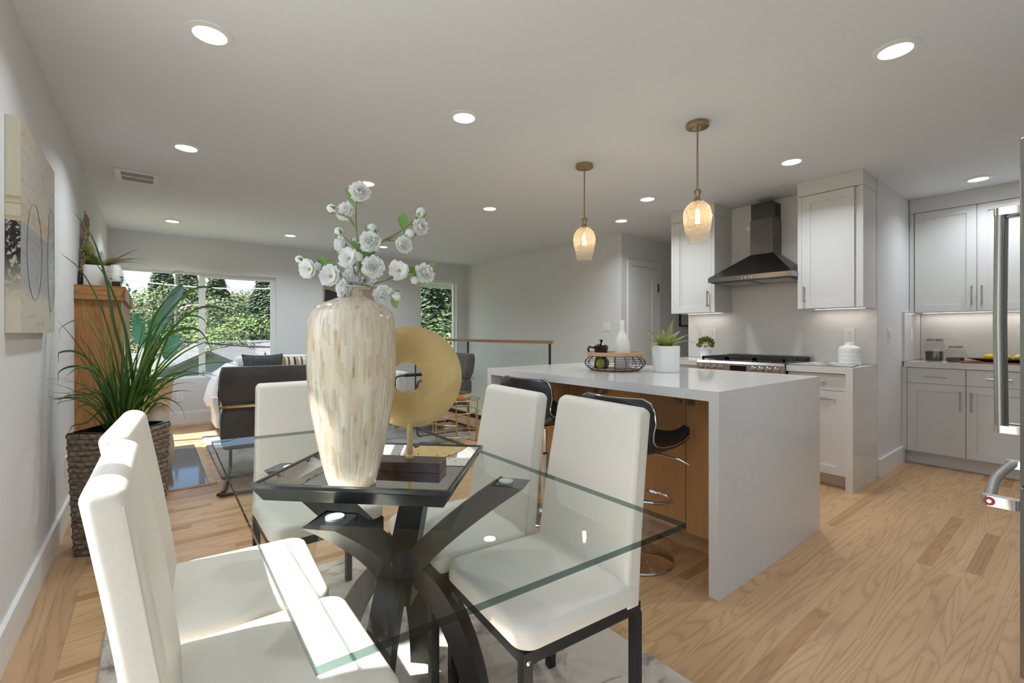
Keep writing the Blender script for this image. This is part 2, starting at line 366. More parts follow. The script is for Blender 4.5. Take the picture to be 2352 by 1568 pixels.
wall('wall_range', [(XR, XR + T, YK, YH0, -.05, CZ), (XR + T, XP + T, YK, YK + T, -.05, CZ), (XR + T, 7.2, YH0 - .12, YH0, -.05, CZ)])
wall('wall_pantry', [(XP, XP + T, -.9, YK, -.05, CZ)])
RWX = (-.25, 1.70, .02, 2.20)  # unseen rear opening, added to let more daylight into the room
wall('wall_rear', [(1.9, XP + T, -.9, -.75, -.05, CZ), (1.9, 2.05, -1.75, -.9, -.05, CZ), (XL, RWX[0], -1.75, -1.6, -.05, CZ), (RWX[1], 1.9, -1.75, -1.6, -.05, CZ),
                   (RWX[0], RWX[1], -1.75, -1.6, -.05, RWX[2]), (RWX[0], RWX[1], -1.75, -1.6, RWX[3], CZ)])
wall('ceiling', [(XL - T, 7.2, -1.75, YB + T, CZ, CZ + .12)], CEIL)
eave = MB().box(-2.2, 7.4, YB + T, YB + T + .72, 2.40, 2.50).box(-2.2, 7.4, YB + T + .70, YB + T + .74, 2.075, 2.50)
struct(eave.build('trim_1', pm('eave_paint', (.55, .60, .62), .6), smooth=False))

# baseboards
def base(name, boxes):
    m = MB()
    for x0, x1, y0, y1 in boxes: m.box(x0, x1, y0, y1, 0, .145)
    return struct(m.build(name, TRIM, smooth=False))
base('baseboard_left', [(XL, XL + .016, DY1 + .07, 4.28), (XL, XL + .016, 5.86, YB)])
base('baseboard_back', [(XL + .016, 3.5, YB - .016, YB)])
base('baseboard_right', [(XR - .016, XR, YH1 + .0, 3.74)])
base('baseboard_hall', [(XR + .0, 4.75, YH1 - .016, YH1), (5.47, 7.08, YH1 - .016, YH1)])
base('baseboard_range', [(XR + .005, 5.43, YK - .022, YK)])

# floor: subfloor pieces, hearth slot and stairwell left open; boards on top
HX0, HX1, HY0, HY1 = XL, .345, 4.27, 5.84
SX0, SX1, SY0, SY1 = 3.58, XR, 3.78, YB
fl = MB()
fl.box(XL - T, SX0, -1.75, YB + T, -.12, -.016).box(SX0, XR + T, -1.75, SY0, -.12, -.016).box(XR + T, 7.2, -1.75, YH1, -.12, -.016)
floor = struct(fl.build('floor', pm('subfloor', (.12, .09, .06), .8), smooth=False)); ORG['floor'] = (0, 0, 0)
struct(MB().box(SX0, SX1, SY0, SY1, -1.6, -1.5).build('floor_stairwell', FLOORW, smooth=False))
struct(MB().box(SX0 - .02, SX0, SY0 - .02, YB, -.28, -.002).box(SX0, SX1, SY0 - .02, SY0, -.28, -.002).build('trim_2', TRIM, smooth=False))
PW = .0571; border = -.263
def intervals(y0, y1):
    ym = (y0 + y1) / 2; out = []
    x0 = border
    if HY0 - .055 < ym < HY1 + .055: x0 = HX1 + .052
    x1 = XR if ym > YK else XP
    if ym > SY0 - .03: x1 = SX0 - .02
    if YH0 < ym < YH1: x1 = 7.08
    if ym < -.75: x1 = 1.9
    return [(x0, x1)]
def pix(x, y, z=0.0):
    t = x * FW.x + y * FW.y; l = x * RT.x + y * RT.y
    if t < .25: return None
    return 1176 + F_PX * l / t, HOR - (z - CAM_H) * F_PX / t
def vis_area(x0, x1, y0, y1):
    # how much of the board the photograph can show (sampled), in pixels
    a = 0; n = max(1, int((x1 - x0) / .1))
    for i in range(n):
        x = lerp(x0, x1, (i + .5) / n); y = (y0 + y1) / 2; p = pix(x, y)
        if p is None or not (0 < p[0] < 2352 and 0 < p[1] < 1568): continue
        if -.14 < x < 1.41 and y < 2.40: continue
        if 2.0 < x < 3.13 and 1.02 < y < 2.78 or (1.94 < x < 3.4 and y > 2.0 and x * .9 > y - 1.2 + 0 and y < x * .9 + .2): continue
        if x > 4.05 and 1.12 < y < 2.76 or x > 5.45 and y < 1.1: continue
        if .43 < x < 2.9 and 4.3 < y < 6.6: continue
        t = x * FW.x + y * FW.y
        a += (x1 - x0) / n * PW * CAM_H * F_PX ** 2 / t ** 3
    return a
boards = []
y = -1.6; row = 0
rb = random.Random(11)
while y < YB:
    y1 = min(y + PW, YB)
    for a, b in intervals(y, y1):
        x = a - rb.random() * .8
        while x < b:
            ln = rb.choice((.45, .7, .95, 1.2, 1.6, 2.0)); xa, xb = max(x, a), min(x + ln, b)
            if xb - xa > .02: boards.append((vis_area(xa, xb, y, y1), xa, xb, y, y1))
            x += ln
    y += PW; row += 1
boards.sort(key=lambda q: -q[0])
GAP = .00022
def board(m, xa, xb, ya, yb, lift=0):
    m.box(xa + GAP, xb - GAP, ya + GAP, yb - GAP, -.016, lift)
for q in boards[:296]:
    m = MB(); board(m, *q[1:], lift=rb.uniform(-.0004, 0)); m.build('plank', FLOORW, floor, smooth=False)
m = MB()
for q in boards[296:]: board(m, *q[1:])
o = m.build('plank_field', FLOORW, floor, smooth=False); o['kind'] = 'stuff'
for k in range(2):      # border boards along the left wall
    yy = -1.6
    while yy < HY0 - .05:
        ye = min(yy + rb.uniform(.7, 1.5), HY0 - .05); xa = XL + k * .0785
        MB().box(xa + GAP, xa + .0785 - GAP, yy + GAP, ye - GAP, -.016, 0).build('border_plank', FLOORY, floor, smooth=False); yy = ye
# hearth: dark tile set flush in the floor with an oak frame
hearth = struct(MB().box(HX0, HX1, HY0, HY1, -.016, -.006).build('floor_hearth', SLOT, smooth=False))
for j in range(2):
    for i in range(3):
        xa = HX0 + (HX1 - HX0) / 2 * j; ya = HY0 + (HY1 - HY0) / 3 * i
        MB().box(xa + .0008, xa + (HX1 - HX0) / 2 - .0008, ya + .0008, ya + (HY1 - HY0) / 3 - .0008, -.006, .001).build('tile', TILE, hearth, smooth=False)
MB().box(HX0, HX1 + .05, HY0 - .05, HY0 - .001, -.016, .004).build('hearth_frame', OAKY, hearth, smooth=False)
MB().box(HX1 + .001, HX1 + .05, HY0, HY1 + .05, -.016, .004).build('hearth_frame', FLOORY, hearth, smooth=False)

# windows ----------------------------------------------------------
def slider(name, axis, p, a0, a1, z0, z1, sash_first=False, depth=.07, casing=True, fixed_only=False):
    """two-pane sliding window; axis 'y' = wall across y at p, spans x; axis 'x' the reverse"""
    def bx(m, a, b, d0, d1, z_0, z_1):
        if axis == 'y': m.box(a, b, p + d0, p + d1, z_0, z_1)
        else: m.box(p - d1, p - d0, a, b, z_0, z_1)
    mid = (a0 + a1) / 2; f = .028
    m = MB(); bx(m, a0, a0 + f, depth, depth + .06, z0, z1); bx(m, a1 - f, a1, depth, depth + .06, z0, z1)
    bx(m, a0 + f, a1 - f, depth, depth + .06, z0, z0 + f); bx(m, a0 + f, a1 - f, depth, depth + .06, z1 - f, z1)
    win = struct(m.build(name, VINYL, smooth=False)); ORG[win.name] = (0, 0, 0)
    if fixed_only:
        g = MB(); bx(g, a0 + f, a1 - f, depth + .028, depth + .032, z0 + f, z1 - f); g.build('pane', WINGL, win, smooth=False)
    else:
        m = MB(); bx(m, mid - .035, mid + .035, depth + .005, depth + .055, z0 + f, z1 - f); m.build('meeting_stile', VINYL, win, smooth=False)
        g = MB(); bx(g, a0 + f, mid - .035, depth + .036, depth + .040, z0 + f, z1 - f); g.build('pane', WINGL, win, smooth=False)
        sash = MB(); s0, s1 = mid + .035, a1 - f; q = .034
        bx(sash, s0, s1, depth + .008, depth + .034, z0 + f, z0 + f + q); bx(sash, s0, s1, depth + .008, depth + .034, z1 - f - q, z1 - f); bx(sash, s1 - q, s1, depth + .008, depth + .034, z0 + f + q, z1 - f - q)
        so_ = sash.build('sash', VINYL, win, smooth=False)
        g = MB(); bx(g, s0, s1 - q, depth + .019, depth + .023, z0 + f + q, z1 - f - q); g.build('pane', WINGL, so_, smooth=False)
        c = MB(); bx(c, s0 - .03, s0 - .012, depth - .004, depth + .005, z0 + f + .02, z0 + f + .07); c.build('latch', NICKEL, win, smooth=False)
    if casing:
        m = MB(); bx(m, a0 - .0, a1 + .0, .0, depth, z0 - .0, z0 + .012); m.build('window_sill', TRIM, win, smooth=False)
    return win
slider('window_1', 'y', YB, *W1)
slider('window_2', 'y', YB, *W2, fixed_only=True)
slider('window_3', 'x', XL, LWY0, LWY1, LWZ0, LWZ1)
slider('added_rear_door', 'y', -1.75, *RWX, casing=False)  # glass door behind the camera, added for extra daylight
door = slider('door_1', 'x', XL, DY0, DY1, 0.0, DZ, casing=False, depth=.02)
# hall door (recessed panel) with casing
hx0, hx1, hz = 4.83, 5.385, 2.04
m = MB().box(hx0 - .075, hx0, YH1 - .02, YH1, 0, hz + .075).box(hx1, hx1 + .075, YH1 - .02, YH1, 0, hz + .075).box(hx0, hx1, YH1 - .02, YH1, hz, hz + .075)
d = struct(m.build('door_2', TRIM, smooth=False)); ORG[d.name] = (0, 0, 0)
m = MB().box(hx0 + .004, hx1 - .004, YH1 - .012, YH1 - .002, .01, hz - .006)
for (xa, xb, za, zb) in ((hx0 + .004, hx0 + .12, .01, hz - .006), (hx1 - .12, hx1 - .004, .01, hz - .006), (hx0 + .12, hx1 - .12, .01, .22), (hx0 + .12, hx1 - .12, hz - .13, hz - .006)):
    m.box(xa, xb, YH1 - .018, YH1 - .012, za, zb)
leaf = m.build('door_leaf', TRIM, d, smooth=False)
for zz in (.25, 1.05, 1.78): MB().box(hx1 - .006, hx1 + .03, YH1 - .026, YH1 - .019, zz - .055, zz + .055).build('hinge', BRASS, d, smooth=False)
# framed print at the end of the hall opening
fr = thing('framed_print', 'small black-framed print on the hall wall below the narrow wall cabinet', 'picture', (6.08, YH1 - .012, 1.27))
# picture in the hall stands on the end wall of the kitchen opening
fx0, fx1, fz0, fz1 = 5.93, 6.26, 1.27, 1.70
m = MB().box(fx0, fx0 + .018, YH1 - .024, YH1, fz0, fz1).box(fx1 - .018, fx1, YH1 - .024, YH1, fz0, fz1).box(fx0, fx1, YH1 - .024, YH1, fz0, fz0 + .018).box(fx0, fx1, YH1 - .024, YH1, fz1 - .018, fz1)
m.build('frame', BLACKM, fr, smooth=False)
MB().box(fx0 + .018, fx1 - .018, YH1 - .012, YH1 - .004, fz0 + .018, fz1 - .018).build('mat_board', WHITEM, fr, smooth=False)
MB().box(fx0 + .05, fx1 - .05, YH1 - .014, YH1 - .012, fz0 + .06, fz1 - .05).build('print', noisy('grey_print', (.55, .56, .60), (.72, .72, .75), ns=6, rough=.6), fr, smooth=False)

# recessed ceiling lights
LIT = [(.19, 2.30, 'lit downlight nearest the left wall, large at the top left'), (2.594, .551, 'lit downlight at the upper right above the kitchen aisle'),
       (1.427, 2.272, 'lit downlight above the dining table, left of the pendants'), (.18, 3.804, 'lit downlight above the big grass plant, by the ceiling vent'),
       (3.681, 1.379, 'lit downlight above the range hood cabinets'), (1.412, 3.776, 'lit downlight just behind the top blossom of the vase'),
       (5.293, .595, 'lit downlight above the pantry cabinets by the fridge'), (3.644, 2.594, 'lit downlight between the two pendant lamps, the larger one'),
       (2.673, 3.772, 'lit downlight in mid ceiling left of the nearer pendant, behind the blossoms'), (4.117, 3.274, 'lit downlight by the hall opening, between the pendants'),
       (.175, 6.39, 'lit downlight in the far left corner above the window'), (1.393, 6.391, 'lit downlight above the sofa near the far wall'),
       (2.635, 6.394, 'lit downlight low behind the blossoms near the far wall'), (5.348, .25, 'lit downlight half hidden by the fridge top')]
UNLIT = [(4.065, 5.025, 'unlit recessed downlight trim above the stair rail'), (4.001, 6.214, 'unlit recessed downlight trim in the far right corner')]
for x, yy, lab in LIT + UNLIT:
    on = not lab.startswith('unlit')
    t = thing('recessed_light', lab, 'downlight', (x, yy, CZ - .012), group='recessed downlights')
    MB().lathe([(.060, CZ - .006), (.063, CZ - .010), (.085, CZ - .006), (.087, CZ - .0005), (.060, CZ - .0005)], 28, x, yy, False, False).build('trim_ring', TRIM, t)
    MB().lathe([(.0005, CZ - .005), (.060, CZ - .005), (.060, CZ - .001)], 28, x, yy, True, True).build('lens', LENS if on else TRIM, t)
    if on:
        al = bpy.data.lights.new('downlight', 'AREA'); al.shape = 'DISK'; al.size = .11; al.energy = DOWNLIGHT_W * (.75 if x > 5 else 1.55 if x > 2.55 and yy < 3.5 else 1.7 if yy > 3.5 else 1.15); al.color = (.87, .945, 1); al.spread = R(140)
        ao = bpy.data.objects.new('downlight', al); COL.objects.link(ao); ao.parent = t; ao.location = (0, 0, -.004)
# ceiling vent
vt = thing('ceiling_vent', 'white two-slot ceiling vent grille near the left wall', 'vent', (-.095, 4.767, CZ - .02))
vx, vy = -.095, 4.767; VG = pm('vent_grey', (.16, .16, .16), .7); VS = pm('vent_louver', (.45, .45, .45), .6)
m = MB().box(vx - .14, vx + .14, vy - .16, vy - .125, CZ - .010, CZ - .0005).box(vx - .14, vx + .14, vy + .125, vy + .16, CZ - .010, CZ - .0005).box(vx - .14, vx - .10, vy - .125, vy + .125, CZ - .010, CZ - .0005).box(vx + .10, vx + .14, vy - .125, vy + .125, CZ - .010, CZ - .0005).box(vx - .10, vx + .10, vy - .010, vy + .010, CZ - .010, CZ - .0005)
m.build('frame', TRIM, vt, smooth=False)
MB().box(vx - .10, vx + .10, vy - .125, vy + .125, CZ - .002, CZ - .0005).build('backing', VG, vt, smooth=False)
for k in range(10):
    yy = vy + (-.115 + k * .0225 if k < 5 else .025 + (k - 5) * .0225)
    MB().box(vx - .10, vx + .10, yy - .004, yy + .004, CZ - .008, CZ - .002).build('slat', VS, vt, smooth=False)

# outlets and switches (plates); axis = outward normal
def plate(name, lab, cat, c, nrm, w_, h_, kind):
    t = thing(name, lab, cat, c); nx, ny = nrm
    def bx(a, b, d0, d1, z0, z1, m):
        if nx: m.box(c[0] + min(nx * d0, nx * d1), c[0] + max(nx * d0, nx * d1), c[1] + a, c[1] + b, c[2] + z0, c[2] + z1)
        else: m.box(c[0] + a, c[0] + b, c[1] + min(ny * d0, ny * d1), c[1] + max(ny * d0, ny * d1), c[2] + z0, c[2] + z1)
        return m
    bx(-w_ / 2, w_ / 2, 0, .006, -h_ / 2, h_ / 2, MB()).build('cover_plate', PLASTW, t, smooth=False)
    n = max(1, round(w_ / .075))
    for i in range(n):
        a = (i - (n - 1) / 2) * .046
        if kind[i % len(kind)] == 'o':
            for s in (-1, 1):
                r_ = bx(a - .016, a + .016, .006, .0085, s * .02 - .0135, s * .02 + .0135, MB()).build('socket', PLASTW, t, smooth=False)
                for dx in (-.006, .006): bx(a + dx - .0012, a + dx + .0012, .0085, .0089, s * .02 - .004, s * .02 + .005, MB()).build('slot', SLOT, r_, smooth=False)
        else:
            bx(a - .016, a + .016, .006, .010, -.034, .034, MB()).build('rocker', PLASTW, t, smooth=False)
    return t
plate('wall_outlet', 'white outlet low on the left wall beside the wicker planter', 'outlet', (XL, 3.89, .36), (1, 0), .075, .118, 'o')
plate('wall_outlet', 'white outlet under the big window, left of the sofa', 'outlet', (.275, YB, .35), (0, -1), .075, .118, 'o')
plate('light_switch', 'double light switch on the wall beside the stair rail', 'switch', (XR, 3.93, 1.26), (-1, 0), .12, .118, 'ss')
# ------------------------------------------------------------------ kitchen island
IX0, IX1, IY0, IY1, IZ, TH = 1.945, 3.13, 1.018, 2.775, .914, .046
isl = thing('island_worktop', 'white quartz waterfall island worktop with two end panels', 'worktop', (2.5, 1.9, 0))
MB().box(IX0, IX1, IY0, IY1, IZ - TH, IZ).build('top_slab', QUARTZ, isl, smooth=False)
MB().box(IX0, IX1, IY0, IY0 + TH, 0, IZ - TH).build('end_panel', QUARTZ, isl, smooth=False)
MB().box(IX0, IX1, IY1 - TH, IY1, 0, IZ - TH).build('end_panel', QUARTZ, isl, smooth=False)
cab = thing('island_cabinet', 'oak veneer island cabinet with push-knob doors under the overhang', 'cabinet', (2.7, 1.9, 0))
CX = 2.25; c0, c1 = IY0 + TH + .002, IY1 - TH - .002
MB().box(CX + .022, IX1 - .03, c0, c1, .105, IZ - TH - .002).build('body', OAKISL, cab, smooth=False)
MB().box(CX + .07, IX1 - .08, c0, c1, 0, .105).build('toe_kick', LIGHTW, cab, smooth=False)
seams = [c0 + .002, 1.36, 1.652, 1.944, 2.24, 2.52, c1 - .002]
for i in range(6):
    a, b = seams[i] + .0022, seams[i + 1] - .0022
    dr = MB().box(CX, CX + .020, a, b, .108, IZ - TH - .004).build('door', OAKISL, cab, smooth=False)
    ky = b - .035 if i % 2 == 0 else a + .035
    MB().box(CX - .014, CX, ky - .018, ky + .018, .800, .812).box(CX - .020, CX - .013, ky - .018, ky + .018, .790, .812).build('pull_tab', NICKEL, dr, smooth=False)

# ------------------------------------------------------------------ shaker cabinets (all face -x)
def bar_handle(par, x, y_, z0, z1, vertical=True, mat=NICKEL, y1=None):
    m = MB(); r = .0055
    if vertical:
        m.tube([(x - .03, y_, z0), (x - .03, y_, z1)], r, 10)
        for z_ in (z0 + .014, z1 - .014): m.tube([(x, y_, z_), (x - .03, y_, z_)], .0045, 8); m.tube([(x - .03, y_, z_ - .006), (x - .03, y_, z_ + .006)], .0078, 10)
    else:
        m.tube([(x - .03, y_, z0), (x - .03, y1, z0)], r, 10)
        for yy in (y_ + .014, y1 - .014): m.tube([(x, yy, z0), (x - .03, yy, z0)], .0045, 8); m.tube([(x - .03, yy - .006, z0), (x - .03, yy + .006, z0)], .0078, 10)
    return m.build('handle', mat, par)
def shaker(par, x, y0, y1, z0, z1, handle=None, mat=NICKEL, st=.062, name='door'):
    m = MB(); g = .0016; y0 += g; y1 -= g; z0 += g; z1 -= g
    m.box(x, x + .02, y0, y0 + st, z0, z1).box(x, x + .02, y1 - st, y1, z0, z1).box(x, x + .02, y0 + st, y1 - st, z0, z0 + st).box(x, x + .02, y0 + st, y1 - st, z1 - st, z1).box(x + .009, x + .018, y0 + st, y1 - st, z0 + st, z1 - st)
    d_ = m.build(name, CAB, par, smooth=False)
    if handle: bar_handle(d_, x, *handle, mat=mat)
    return d_
def drawer(par, x, y0, y1, z0, z1, hy0, hy1):
    d_ = MB().box(x, x + .02, y0 + .0016, y1 - .0016, z0 + .0016, z1 - .0016).build('drawer', CAB, par, smooth=False)
    bar_handle(d_, x, hy0, (z0 + z1) / 2, 0, False, y1=hy1); return d_
# wall cabinets either side of the hood
def wallcab(lab, y0, y1, x, xw, z0, z1, doors, hmat=NICKEL, fill=.03, crown=True, endr=True):
    t = thing('wall_cabinet', lab, 'cabinet', ((x + xw) / 2, (y0 + y1) / 2, z0), group='white shaker wall cabinets')
    MB().box(x + .021, xw, y0, y1, z0, z1).build('body', CAB, t, smooth=False)
    m = MB()
    if fill: m.box(x, x + .021, y0, y0 + fill, z0, z1).box(x, x + .021, y1 - fill, y1, z0, z1)
    m.box(x - .004, xw, y0 - .0, y1 + .0, z1 + .003, CZ - .001); m.build('crown_filler', CAB, t, smooth=False)
    for a, b, h in doors: shaker(t, x, a, b, z0, z1, h, hmat)
    MB().box(xw - .10, xw - .082, y0 + .05, y1 - .05, z0 - .003, z0 - .0005).build('light_strip', STRIP, t, smooth=False)
    ll = bpy.data.lights.new('cabinet_strip', 'AREA'); ll.shape = 'RECTANGLE'; ll.size = .02; ll.size_y = y1 - y0 - .1; ll.energy = .7 * (y1 - y0); ll.color = (1, .92, .84)
    lo = bpy.data.objects.new('cabinet_strip', ll); COL.objects.link(lo); lo.parent = t; lo.location = (xw - .09 - (x + xw) / 2, 0, -.008)
    return t
UX = 4.285; UZ0, UZ1 = 1.376, 2.312
wallcab('white shaker wall cabinet right of the range hood, silver handle', YK + .004, 1.558, UX, XR - .022, UZ0, UZ1, [(YK + .06, 1.528, (1.502, 1.425, 1.56, True))])
wallcab('narrow white shaker wall cabinet left of the range hood, brass handle', 2.285, YH0 - .005, UX, XR - .022, UZ0, UZ1, [(2.315, YH0 - .035, (2.345, 1.43, 1.585, True))], BRASS)
wallcab('wide white wall cabinet with two tall doors above the jars', -.60, YK - .004, 5.65, XP - .002, 1.366, 2.295,
        [(.645, 1.058, (.675, 1.42, 1.585, True)), (.232, .642, (.612, 1.42, 1.585, True)), (-.18, .229, (-.15, 1.42, 1.585, True)), (-.57, -.183, (-.213, 1.42, 1.585, True))])
# backsplash slabs
bs = thing('backsplash', 'veined quartz backsplash slab behind the range', 'backsplash', (XR - .01, 1.9, .915))
MB().box(XR - .02, XR - .001, YK + .001, YH0, .916, CZ - .002).build('slab', QUARTZ, bs, smooth=False)
bs2 = thing('backsplash', 'quartz backsplash behind the jars under the wide wall cabinet', 'backsplash', (XP - .01, .4, .915))
MB().box(XP - .02, XP - .001, -.72, YK - .022, .916, 1.366).build('slab', QUARTZ, bs2, smooth=False)
MB().box(5.40, XP - .001, YK - .02, YK - .001, .916, 1.366).build('side_slab', QUARTZ, bs2, smooth=False)
# counter right of range with waterfall end
RX = 4.03
ct = thing('range_worktop', 'quartz counter with waterfall end right of the range', 'worktop', (4.3, 1.3, 0))
MB().box(RX, XR - .021, YK + .001, 1.548, .868, .914).build('top_slab', QUARTZ, ct, smooth=False)
MB().box(RX, XR - .001, YK + .001, YK + .046, 0, .868).build('end_panel', QUARTZ, ct, smooth=False)
ct2 = thing('range_worktop', 'quartz counter left of the range, beside the hall', 'worktop', (4.3, 2.5, 0))
MB().box(RX, XR - .021, 2.300, YH0, .868, .914).build('top_slab', QUARTZ, ct2, smooth=False)
def basecab(name, lab, x, xw, y0, y1, ds, lz=.10, dz=.735, top=.866, toe=.075):
    t = thing(name, lab, 'cabinet', ((x + xw) / 2, (y0 + y1) / 2, 0), group='white shaker base cabinets')
    MB().box(x + .021, xw, y0, y1, lz, top).build('body', CAB, t, smooth=False)
    MB().box(x + toe, xw, y0, y1, 0, lz).build('toe_kick', CAB, t, smooth=False)
    for (a, b, side) in ds:
        c_ = (a + b) / 2; drawer(t, x, a, b, dz, top - .002, c_ - .075, c_ + .075)
        hy = b - .032 if side > 0 else a + .032
        shaker(t, x, a, b, lz, dz, (hy, dz - .215, dz - .05, True))
    return t
basecab('base_cabinet', 'white base cabinet between range and waterfall end', RX + .025, XR - .021, YK + .048, 1.546, [(YK + .05, 1.544, 1)])
basecab('base_cabinet', 'white base cabinet left of the range, behind the island', RX + .025, XR - .021, 2.302, YH0 - .002, [(2.304, YH0 - .004, -1)])
BX = 5.38
t = basecab('base_cabinet', 'long white base cabinet under the jars and lemon tray', BX, XP - .001, -.70, YK - .001, [(.680, 1.060, -1), (.292, .677, 1), (-.10, .289, -1), (-.49, -.103, 1)], lz=.115, dz=.727)
MB().box(BX, BX + .021, 1.062, YK - .001, .115, .866).build('filler', CAB, t, smooth=False)
ct3 = thing('pantry_worktop', 'quartz counter along the far right wall under the jars', 'worktop', (5.7, .3, .87))
MB().box(BX - .02, XP - .021, -.72, YK - .0225, .868, .914).build('top_slab', QUARTZ, ct3, smooth=False)
# range ------------------------------------------------------------
rg = thing('gas_range', 'stainless slide-in gas range with black cast iron grates', 'range', (4.3, 1.925, 0))
GY0, GY1, GX = 1.552, 2.296, 3.985
MB().box(GX + .05, XR - .022, GY0, GY1, .0, .895).build('body', STEELD, rg, smooth=False)
MB().box(GX + .03, XR - .022, GY0, GY1, .895, .925).build('cooktop', STEEL, rg, smooth=False)
m = MB(); cp = [(GX, .83), (GX + .05, .83), (GX + .05, .925), (GX + .022, .925), (GX, .905)]
n = len(cp); m.add([(x, GY0, z) for x, z in cp] + [(x, GY1, z) for x, z in cp], [tuple(range(n)), tuple(range(2 * n - 1, n - 1, -1))] + [(i, (i + 1) % n, n + (i + 1) % n, n + i) for i in range(n)])
panel = m.build('control_panel', STEEL, rg, smooth=False)
MB().box(GX - .002, GX, 1.845, 1.985, .845, .89).build('display', BLKGL, panel, smooth=False)
for yk in (2.25, 2.19, 2.13, 2.07, 1.79, 1.73, 1.67, 1.605):
    kb = MB().lathe([(.024, 0), (.026, .004), (.021, .008), (.02, .022), (.017, .03), (.004, .031)], 16).xf(Matrix.Translation((GX, yk, .868)) @ Matrix.Rotation(R(-90), 4, 'Y')).build('knob', CHROME, panel)
    MB().lathe([(.028, 0), (.028, .003)], 16).xf(Matrix.Translation((GX - .0005, yk, .868)) @ Matrix.Rotation(R(-90), 4, 'Y')).build('knob_ring', BLKGL, kb)
MB().box(GX - .004, GX + .05, GY0 + .004, GY1 - .004, .16, .80).build('oven_door', STEEL, rg, smooth=False)
MB().tube([(GX - .05, GY0 + .06, .76), (GX - .05, GY1 - .06, .76)], .012, 10).build('oven_handle', CHROME, rg)
for k in range(3):       # three grates
    a = GY0 + .012 + k * (GY1 - GY0 - .024) / 3; b = a + (GY1 - GY0 - .024) / 3 - .008; m = MB(); x0, x1 = GX + .055, XR - .10
    for yy in (a, b - .014): m.box(x0, x1, yy, yy + .014, .938, .960)
    for xx in (x0, (x0 + x1) / 2, x1 - .014): m.box(xx, xx + .014, a, b, .938, .960)
    for i in range(5):
        xx = lerp(x0 + .05, x1 - .06, i / 4); m.box(xx, xx + .010, a, b, .942, .960)
    for xx in (x0 + .002, x1 - .016):
        for yy in (a + .002, b - .016): m.box(xx, xx + .014, yy, yy + .014, .925, .945)
    m.build('grate', BLKIRON, rg, smooth=False)
for k, (bx_, by_) in enumerate(((4.17, 1.68), (4.42, 1.68), (4.17, 2.17), (4.42, 2.17), (4.3, 1.925))):
    MB().lathe([(.045, .925), (.045, .932), (.03, .934), (.03, .942), (.001, .943)], 18, bx_, by_).build('burner', BLKIRON, rg)
m = MB().box(XR - .085, XR - .022, GY0, GY1, .925, .968); tv = m.build('rear_vent', STEEL, rg, smooth=False)
for k in range(6):
    a = GY0 + .03 + k * .117; MB().box(XR - .088, XR - .084, a, a + .095, .934, .958).build('vent_slot', SLOT, tv, smooth=False); MB().box(XR - .075, XR - .035, a, a + .095, .967, .9685).build('vent_slot', SLOT, tv, smooth=False)
# hood -------------------------------------------------------------
hd = thing('range_hood', 'stainless chimney range hood mounted above the range', 'range hood', (4.4, 1.915, 1.64))
HYc, HX = 1.915, 4.15; hw = .362; xb = XR - .021
MB().box(HX, xb, HYc - hw, HYc + hw, 1.648, 1.690).build('rim', MT.get('rim_steel') or pm('rim_steel', (.30, .29, .28), .28, 1), hd, smooth=False)
m = MB(); cyw, cxf = .100, 4.432
m.add([(HX, HYc - hw, 1.690), (HX, HYc + hw, 1.690), (xb, HYc + hw, 1.690), (xb, HYc - hw, 1.690), (cxf, HYc - cyw, 1.905), (cxf, HYc + cyw, 1.905), (xb, HYc + cyw, 1.905), (xb, HYc - cyw, 1.905)],
      [(0, 1, 5, 4), (1, 2, 6, 5), (2, 3, 7, 6), (3, 0, 4, 7), (4, 5, 6, 7), (3, 2, 1, 0)])
m.build('canopy', STEELD, hd, smooth=False)
MB().box(cxf, xb, HYc - cyw, HYc + cyw, 1.905, 2.225).build('chimney', MT.get('chimney_steel') or steel('chimney_steel', (.16, .152, .145), .3, (1, 20, 1)), hd, smooth=False)
inn = MB().box(cxf + .004, xb, HYc - cyw + .005, HYc + cyw - .005, 2.225, 2.378).build('inner_flue', STEELD, hd, smooth=False)
for k in range(6): MB().box(cxf + .07 + .0, cxf + .155, HYc - cyw + .003, HYc - cyw + .0052, 2.255 + k * .017, 2.266 + k * .017).build('flue_vent', SLOT, inn, smooth=False)
MB().box(HX + .02, xb - .01, HYc - hw + .02, HYc + hw - .02, 1.640, 1.648).build('filter_panel', STEELD, hd, smooth=False)
for s in (-1, 1): MB().box(HX + .08, xb - .08, HYc + s * .17 - .14, HYc + s * .17 + .14, 1.636, 1.640).build('filter', STEEL, hd, smooth=False)
for k in range(4): MB().lathe([(.009, 0), (.009, .006), (.001, .0065)], 12).xf(Matrix.Translation((HX, HYc - .0 + (k - 1.5) * .028, 1.667)) @ Matrix.Rotation(R(-90), 4, 'Y')).build('button', CHROME, hd)
# fridge -----------------------------------------------------------
fg = thing('fridge', 'stainless french-door fridge at the right edge of the picture', 'fridge', (2.6, -.25, 0))
FX0, FX1, FY = 2.14, 3.05, .150
MB().box(FX0 + .004, FX1 - .004, -.72, FY - .075, .02, 1.765).build('body', pm('fridge_side', (.42, .42, .42), .4, .6), fg, smooth=False)
def fdoor(x0, x1, z0, z1):
    m = MB().loft([(0, 0, z0 + .004, (x1 - x0) / 2 - .004, .036, .012), (0, 0, z0, (x1 - x0) / 2, .0365, .014), (0, 0, z1, (x1 - x0) / 2, .0365, .014), (0, 0, z1 + .004, (x1 - x0) / 2 - .004, .034, .012)], 4)
    m.xf(Matrix.Translation(((x0 + x1) / 2, FY - .037, 0))); return m
xm = (FX0 + FX1) / 2
dl = fdoor(FX0, xm - .002, .695, 1.78).build('door', FRIDGE, fg); dr = fdoor(xm + .002, FX1, .695, 1.78).build('door', FRIDGE, fg); dz = fdoor(FX0, FX1, .09, .682).build('freezer_drawer', FRIDGE, fg)
